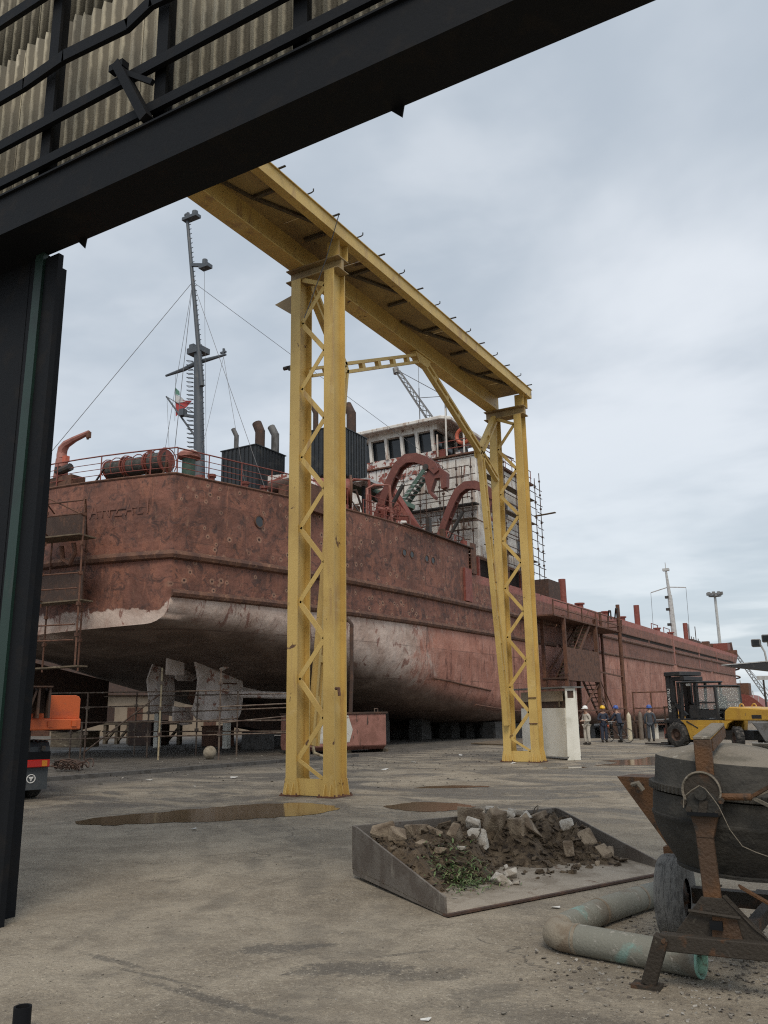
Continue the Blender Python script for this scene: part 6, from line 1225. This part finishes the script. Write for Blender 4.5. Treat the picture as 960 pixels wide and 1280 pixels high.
# ------------------------------------------------------------------ people
def skin_mesh(name, pts, edges, m_, parent, sub=2):
    me = bpy.data.meshes.new(name); me.from_pydata([p[:3] for p in pts], edges, []); me.materials.append(M[m_])
    o = bpy.data.objects.new(name, me); C.objects.link(o); o.parent = parent
    sk = o.modifiers.new('skin', 'SKIN'); sk.use_smooth_shade = True; sk.branch_smoothing = .4
    for i, p in enumerate(pts):
        d = me.skin_vertices[0].data[i]; r = p[3] if isinstance(p[3], tuple) else (p[3], p[3]); d.radius = r; d.use_root = (i == 0)
    ss = o.modifiers.new('sub', 'SUBSURF'); ss.levels = ss.render_levels = sub; return o
def person(label, x, y, face, top, bottom, helmet, pose='stand', lean=0.0):
    """face: heading angle the person looks along; local +y is forward"""
    t = thing('person', label, 'person', (x, y, gz(x, y)), face-math.pi/2)
    st_ = {'stand': .02, 'walk': .16, 'lean': .12}[pose]; f = lean
    hip = (0, 0, .90); sp_ = [(0, f*.25, 1.08), (0, f*.6, 1.28), (0, f*.85, 1.42)]; nk = (0, f+.01, 1.49); hd_ = (0, f+.04, 1.61)
    legs = {}
    for s_ in (-1, 1):
        dy = st_*s_
        legs[s_] = [(s_*.09, 0, .86), (s_*.10, dy*.5+.03, .48), (s_*.105, dy, .09), (s_*.11, dy+.15, .035)]
    arms = {}
    for s_ in (-1, 1):
        if pose == 'lean': arms[s_] = [(s_*.19, f*.85, 1.38), (s_*.24, f+.16, 1.14), (s_*.2, f+.42, 1.05)]
        elif pose == 'stand' and lean == 0: arms[s_] = [(s_*.19, 0, 1.38), (s_*.25, -.02, 1.11), (s_*.10, .22, 1.10)]
        else: arms[s_] = [(s_*.19, f*.85, 1.38), (s_*.25, f*.6-.03, 1.11), (s_*.25, f*.5+.06, .86)]
    # body: one continuous figure
    P_ = [(*hip, (.12, .10)), (*sp_[0], (.11, .09)), (*sp_[1], (.13, .10)), (*sp_[2], (.12, .085)), (*nk, .052), (*hd_, (.078, .09)), (hd_[0], hd_[1]+.01, hd_[2]+.09, (.062, .075))]
    E_ = [(0, 1), (1, 2), (2, 3), (3, 4), (4, 5), (5, 6)]
    P_.append((hd_[0], hd_[1]+.095, hd_[2]-.01, .014)); E_.append((5, 7))
    for s_ in (-1, 1):
        n0 = len(P_); P_ += [(*p, r) for p, r in zip(legs[s_], (.082, .058, .042, .035))]; E_ += [(0, n0), (n0, n0+1), (n0+1, n0+2), (n0+2, n0+3)]
        n0 = len(P_); P_ += [(*p, r) for p, r in zip(arms[s_], (.055, .042, .032))]; E_ += [(3, n0), (n0, n0+1), (n0+1, n0+2)]
        w_ = Vector(arms[s_][2]); d = (w_-Vector(arms[s_][1])).normalized(); sd_ = d.cross(Vector((0, 0, 1)))
        sd_ = sd_.normalized() if sd_.length > .1 else Vector((1, 0, 0))
        pm = len(P_); P_.append((*(w_+d*.07), .03)); E_.append((n0+2, pm))
        for k_, (o_, l_) in enumerate(((-.026, .075), (-.009, .085), (.009, .08), (.026, .065))):
            q = len(P_); P_ += [(*(w_+d*.11+sd_*o_), .009), (*(w_+d*(.11+l_)+sd_*o_*1.2+Vector((0, 0, -.02))), .007)]; E_ += [(pm, q), (q, q+1)]
        q = len(P_); P_ += [(*(w_+d*.06+sd_*.035), .010), (*(w_+d*.11+sd_*.06), .008)]; E_ += [(pm, q), (q, q+1)]
    skin_mesh('body', P_, E_, 'skin', t, 1)
    J = [(*sp_[0], (.15, .115)), (*sp_[1], (.165, .125)), (*sp_[2], (.14, .105)), (0, 0, .88, (.155, .125)), (nk[0], nk[1], nk[2]-.02, .068)]; JE = [(0, 1), (1, 2), (0, 3), (2, 4)]
    for s_ in (-1, 1):
        n0 = len(J); J += [(*p, r) for p, r in zip(arms[s_], (.078, .062, .05))]; JE += [(2, n0), (n0, n0+1), (n0+1, n0+2)]
    skin_mesh('jacket', J, JE, top, t)
    Tr = [(0, 0, .93, (.15, .12))]; TE = []
    for s_ in (-1, 1):
        n0 = len(Tr); Tr += [(*p, r) for p, r in zip(legs[s_][:3], (.105, .08, .072))]; TE += [(0, n0), (n0, n0+1), (n0+1, n0+2)]
    skin_mesh('trousers', Tr, TE, bottom, t)
    for s_ in (-1, 1):
        a = Vector(legs[s_][2]); B().ball((a.x, a.y+.05, .055), (.055, .14, .055), 10).cyl((a.x, a.y, .04), (a.x, a.y, .16), .05, n=10).build('boot', 'boots', t, world=False)
    hc = Vector((hd_[0], hd_[1], hd_[2]+.055))
    h_ = B().lathe([(.145, -.012), (.15, 0), (.13, .012), (.125, .06), (.10, .11), (.05, .14), (0, .15)], hc, (0, -.12, 1), 20).build('helmet', helmet, t, world=False)
    B().prism([hc+Vector((-.09, .1, 0)), hc+Vector((.09, .1, 0)), hc+Vector((.06, .19, -.01)), hc+Vector((-.06, .19, -.01))], (0, 0, .012)).build('peak', helmet, h_, world=False)
    for s_ in (-1, 1):
        B().ball((hd_[0]+s_*.08, hd_[1]+.0, hd_[2]), (.012, .022, .035), 6).build('ear', 'skin', t, world=False)
        B().ball((hd_[0]+s_*.03, hd_[1]+.083, hd_[2]+.02), .009, 6).build('eye', 'boots', t, world=False)
    B().box(hd_[0]-.025, hd_[0]+.025, hd_[1]+.08, hd_[1]+.09, hd_[2]-.052, hd_[2]-.044).build('mouth', 'red_paint', t, world=False)
    return t
person('person in beige overalls and white helmet looking at something held in both hands', -12.6, 40.4, R(-120), 'beige_cloth', 'beige_cloth', 'helmet_white')
person('person in navy jacket and yellow helmet standing behind the one in beige', -12.55, 43.0, R(-60), 'navy', 'navy', 'helmet_yellow')
person('person in navy clothes and blue helmet leaning forward over a bicycle', -11.8, 43.3, R(155), 'navy', 'navy_grey', 'helmet_blue', 'lean', .16)
person('person in grey navy overalls and blue helmet walking away beside the forklift', -10.6, 44.5, R(100), 'navy_grey', 'navy_grey', 'helmet_blue', 'walk', .03)
# bicycle
bi = thing('bicycle', 'dark bicycle held by the person in the blue helmet', 'bicycle', (-11.85, 42.95, 0), R(162))
def BI(b_, n, m_, p=None): return b_.build(n, m_, p or bi, world=False)
for x in (-.55, .55):
    w_ = BI(B().tube([(x+.33*math.cos(a), 0, .34+.33*math.sin(a)) for a in [2*math.pi*i/24 for i in range(24)]], .02, 6, True), 'tyre', 'tyre')
    sp_ = B()
    for i in range(8): a = 2*math.pi*i/8; sp_.cyl((x, 0, .34), (x+.32*math.cos(a), 0, .34+.32*math.sin(a)), .004, n=4)
    BI(sp_, 'spokes', 'pale_steel', w_)
BI(B().cyl((-.55, 0, .34), (-.08, 0, .3), .015, n=6).cyl((-.08, 0, .3), (.38, 0, .78), .02, n=6).cyl((-.08, 0, .3), (-.22, 0, .88), .018, n=6).cyl((-.2, 0, .8), (.36, 0, .86), .02, n=6).cyl((-.55, 0, .34), (-.2, 0, .78), .014, n=6), 'frame', 'black')
BI(B().cyl((.55, 0, .34), (.36, 0, .95), .018, n=6), 'fork', 'black'); BI(B().cyl((.32, -.28, 1.0), (.32, .28, 1.0), .016, n=6).cyl((.36, 0, .9), (.32, 0, 1.0), .016, n=6), 'handlebar', 'pale_steel')
BI(B().box(-.36, -.1, -.07, .07, .88, .94), 'saddle', 'black'); BI(B().cyl((-.08, -.12, .2), (-.08, .12, .4), .012, n=6), 'pedal_crank', 'pale_steel'); BI(B().ball((.5, .05, .8), .06, 6), 'head_lamp', 'ring_orange')
# gas cylinders
def gas(x, y, m_, label, h=1.45, grp=None):
    z = gz(x, y); solo(B().lathe([(0, 0), (.12, 0), (.12, h*.82), (.10, h*.9), (.05, h*.95), (.04, h*.955), (.04, h), (0, h)], (x, y, z), n=14), 'gas_cylinder', m_, label, 'gas cylinder', (x, y, z), grp)
gas(-12.05, 46.0, 'cyl_cream', 'tall cream gas cylinder standing right of the bicycle')
for x, y, l_ in ((-11.75, 47.2, 'brown gas cylinder standing just right of the cream one'), (-11.5, 47.7, 'brown gas cylinder farther right of the cream one')): gas(x, y, 'cyl_brown', l_, 1.5, 'brown gas cylinders')
# steel trestle frames and bench by the hull
def frame(x0, x1, y, z0, z1, label, panel=None, nm='tube_trestle'):
    t = thing(nm, label, 'frame', ((x0+x1)/2, y, gz(0, y)))
    for x in (x0, (x0+x1)/2, x1): B().box(x-.04, x+.04, y-.04, y+.04, gz(x, y), z1).build('upright', 'rust', t)
    for z in (z0, (z0+z1)/2, z1): B().box(x0-.05, x1+.05, y-.03, y+.03, z-.04, z+.04).build('rail', 'rust', t)
    if panel: B().box(x0, x1, y+.05, y+.08, z0, (z0+z1)/2+.2).build('panel', panel, t)
frame(-14.3, -12.0, 56, 0.6, 2.6, 'open rusty tube frame standing against the pink ship side')
frame(-10.9, -9.3, 52, 0.5, 1.9, 'low rusty frame with an orange brown panel behind the forklift', 'fork_yellow')
bn = thing('work_bench', 'low work bench with white cloth under it beside the ship', 'bench', (-11.7, 51, gz(0, 51)))
B().box(-13.0, -10.4, 50.6, 51.4, .85, .93).build('bench_top', 'rust_dark', bn)
for x in (-12.9, -11.9, -11.0, -10.5): B().box(x-.04, x+.04, 50.65, 50.72, gz(0, 51), .85).build('leg', 'rust_dark', bn)
B().box(-12.2, -11.7, 50.9, 50.95, -.1, .75).build('white_sheet', 'white_clean', bn); B().box(-11.4, -10.6, 51.0, 51.3, gz(0, 51), .5).build('red_box', 'red_paint', bn)
for i, (x, y, r_) in enumerate(((-13.6, 50.5, .5), (-13.0, 52, .35))):
    solo(B().box(x-r_, x+r_, y-.4, y+.4, gz(x, y), gz(x, y)+1.0), 'steel_crate', 'rust_dark', ('wider' if i == 0 else 'narrower')+' dark rusty steel crate behind the bicycle', 'crate', (x, y, gz(x, y)), bevel=.03)

# ------------------------------------------------------------------ far background
lp_ = thing('light_mast', 'tall floodlight mast standing beyond the ship bow', 'light mast', (-29, 187, -.9))
B().cyl((-29, 187.5, -.9), (-29, 187.5, 24.4), .42, .26, 10).build('pole', 'pale_steel', lp_)
B().cyl((-29, 187.5, 24.0), (-29, 187.5, 24.25), 1.3, n=12).build('head_ring', 'grey_steel', lp_)
for i in range(8): a = 2*math.pi*i/8; x, y = -29+1.35*math.cos(a), 187.5+1.35*math.sin(a); B().box(x-.28, x+.28, y-.28, y+.28, 24.3, 24.9).build('floodlight', 'grey_steel', lp_)
ck = thing('kiosk', 'dark flat canopy with floodlights at the right edge', 'kiosk', (-4, 50.5, 0))
B().prism([(-7.75, 50, 3.86), (-2, 50, 4.15), (-2, 50, 3.95), (-4.8, 50, 3.35), (-5.4, 50, 3.5)], (0, 3.5, 0)).build('canopy', 'fork_black', ck)
B().prism([(-7.78, 49.97, 3.9), (-2, 49.97, 4.2), (-2, 49.97, 4.15), (-7.75, 49.97, 3.85)], (0, .02, 0)).build('canopy_edge', 'pale_steel', ck)
B().box(-4.6, -2, 50.2, 53.4, 0, 3.4).build('kiosk_wall', 'grey_steel', ck)
for hx, hz, tx in ((-5.85, 5.0, -5.45), (-5.3, 5.22, -5.1)):
    f_ = B().tube([(tx, 50, 3.95), (tx-.05, 50, 4.5), (tx-.2, 50, 4.85), (hx+.05, 50, hz-.05)], .05, 6).build('lamp_pole', 'pale_steel', ck)
    B().box(hx-.26, hx+.22, 49.8, 50.15, hz-.22, hz+.2).build('floodlight', 'grey_steel', f_, bevel=.05)
    B().box(hx-.2, hx+.16, 49.785, 49.8, hz-.17, hz+.15).build('lens', 'window', f_)
bs = thing('background_ship', 'small rusty red ship far off behind the forklift hood', 'ship', (-24, 172, -.9))
B().prism([(-31, 170, -.9), (-19.6, 170, -.9), (-19.8, 170, 1.2), (-21.2, 170, 2.6), (-22.3, 170, 3.4), (-24, 170, 3.7), (-31, 170, 2.2)], (0, 14, 0)).build('hull', 'red_paint', bs)
B().box(-25.4, -22.2, 170.5, 174, 3.4, 5.6).build('wheelhouse', 'rust', bs)
B().box(-27.2, -24, 169.5, 171, 1.0, 2.9).build('cabin', 'grey_steel', bs)
for x in (-26.9, -25.9, -24.9): B().box(x, x+.6, 169.45, 169.5, 1.7, 2.5).build('window', 'window', bs)
for x, h in ((-23.6, 6.2), (-21.6, 4.2), (-20.8, 3.2)): B().cyl((x, 171, 2), (x, 171, h), .08, n=5).build('mast', 'pale_steel', bs)
solo(B().hull([(-25.4+rnd.uniform(-1.9, 1.9)*(1-z*.25), 167+rnd.uniform(-2, 2), z*1.15-.9) for z in (0, 0, 0, 0, 0, 1, 1, 1, 2, 2.4) for _ in range(3)]), 'tarpaulin_heap', 'cloth_pale', 'pale tarpaulin covered heap below the ship bow', 'tarpaulin', (-25.4, 167, -.9))
# mobile crane boom leaning up from the right
def lattice(t, p, q, w_, n_, m_, nm='boom'):
    p, q = Vector(p), Vector(q); u, v = perp(q-p); r_ = B(); s_ = max(.03, w_*.09)
    cs = [(u+v)*w_/2, (u-v)*w_/2, (-u-v)*w_/2, (v-u)*w_/2]
    for c_ in cs: r_.cyl(p+c_, q+c_*.6, s_, n=5)
    for i in range(n_):
        a, b_ = lerp(p, q, i/n_), lerp(p, q, (i+1)/n_)
        for j in range(4): k1 = 1-.4*i/n_; k2 = 1-.4*(i+1)/n_; r_.cyl(a+cs[j]*k1, b_+cs[(j+1) % 4]*k2, s_*.7, n=4)
    return r_.build(nm, m_, t)
mc = thing('crawler_crane', 'lattice crane boom leaning up from the far right', 'crane', (-21.0, 200, -.9))
lattice(mc, (-21.6, 200, 1.5), (-27.9, 200, 12.6), .8, 16, 'grey_steel'); B().box(-22.4, -19.6, 198.5, 201.5, .1, 2.2).build('crane_house', 'rust', mc)
B().box(-22.6, -19.4, 198.3, 199.2, -.9, .1).box(-22.6, -19.4, 200.8, 201.7, -.9, .1).build('track', 'dark_steel', mc)
B().cyl((-20.6, 200, 2.2), (-27.9, 200, 12.7), .05, n=4).build('stay', 'wire', mc)
lm = thing('lamp_post', 'slim grey lamp post far off at the right edge', 'lamp post', (-13.75, 120, -.9))
B().cyl((-13.75, 120, -.9), (-13.75, 120, 4.8), .12, n=8).build('pole', 'dark_steel', lm); B().box(-14.5, -13.0, 119.8, 120.2, 4.8, 5.3).build('lamp_head', 'pale_steel', lm)
tc_ = thing('deck_crane', 'thin lattice crane boom rising behind the white wheelhouse', 'crane', (-30.5, 62, 9.4))
lattice(tc_, (-30.3, 62, 24.6), (-34.6, 62, 31.6), .55, 14, 'grey_steel'); B().box(-30.9, -29.7, 61.3, 62.7, 9.4, 22.5).build('pedestal', 'red_paint', tc_)
B().box(-31.1, -29.5, 61, 63, 22.5, 25).build('crane_house', 'rust', tc_); B().cyl((-29.9, 62, 25), (-29.9, 62, 28.2), .1, n=6).build('king_post', 'grey_steel', tc_)
for e in ((-34.5, 62, 31.6), (-32.6, 62, 28.6)): B().cyl((-29.9, 62, 28.2), e, .03, n=4).build('stay', 'wire', tc_)
B().cyl((-34.7, 62, 31.4), (-34.8, 62, 31.9), .3, n=8).build('sheave', 'grey_steel', tc_)
cb_ = B()
for i in range(16):
    x, y = -22.9+rnd.gauss(0, .5), 18.7+rnd.gauss(0, .4); r_ = rnd.uniform(.15, .42); ph = rnd.uniform(0, 6); tl = rnd.uniform(.2, 1.1)
    cb_.tube([(x+r_*math.cos(ph+q*.6), y+r_*math.sin(ph+q*.6)*.8, .05+abs(math.sin(q*.5+ph))*.32*tl) for q in range(10)], .022, 5)
kind(solo(cb_, 'cable_heap', 'rust_dark', 'tangled heap of rusty cable on the ground beside the truck', 'cable', (-22.9, 18.7, 0)), 'stuff')
for i, (x, y, sx, sy_2, h, m_, l_) in enumerate(((-36.5, 35.5, .9, .6, 1.3, 'rust_dark', 'dark rusty box under the stern left of the white posts'), (-31.0, 35.2, .7, .5, 1.0, 'rust', 'brown rusty box between the white posts under the stern'), (-26.2, 32.6, .6, .5, .8, 'concrete_block', 'grey block on the ground under the propeller shaft'), (-39.5, 33.0, 1.3, .6, .8, 'wood', 'long timber crate in the shade left of the trestle'))):
    solo(B().box(x-sx, x+sx, y-sy_2, y+sy_2, 0, h).box(x-sx-.04, x+sx+.04, y-sy_2-.04, y+sy_2+.04, h, h+.06), 'storage_box', m_, l_, 'box', (x, y, 0), bevel=.02)
# workshop and timber beyond the stern, seen below the hull
ws = thing('workshop_building', 'long low beige workshop seen through the gap under the ship', 'building', (-73, 75, 0))
B().box(-77, -71, 24, 140, -.9, 3.7).build('wall', 'wall_beige', ws); B().prism([(-78, 23.5, 3.7), (-70.5, 23.5, 3.7), (-72.5, 23.5, 9.5), (-78, 23.5, 9.5)], (0, 117, 0)).build('roof', 'rust_dark', ws)
for i in range(24): y = 42+i*4; B().box(-71.03, -70.97, y, y+2.2, .9 if i % 3 else -.8, 2.4).build('door' if i % 3 == 0 else 'window', 'rust' if i % 3 == 0 else 'rust_dark', ws)
ts = thing('timber_trestle', 'brown timber trestle standing in the shade under the stern', 'trestle', (-38, 36.5, 0))
for i in range(7):
    x = -41+i; B().box(x-.12, x+.12, 36.4, 36.6, 0, 1.1).build('post', 'wood', ts)
    if i < 6: B().bar((x, 36.5, .1), (x+1, 36.5, 1.0), .12).build('brace', 'wood', ts)
B().box(-41.4, -34.6, 36.35, 36.65, 1.1, 1.3).build('beam', 'wood', ts)
for x, y, h_, lab in ((-33.2, 33, 1.95, 'white post under the hull left of the nozzle'), (-28.5, 33, 1.35, 'white post under the hull right of the nozzle')):
    solo(B().box(x-.15, x+.15, y-.15, y+.15, 0, h_), 'prop_post', 'white_clean', lab, 'prop', (x, y, 0), bevel=.02)
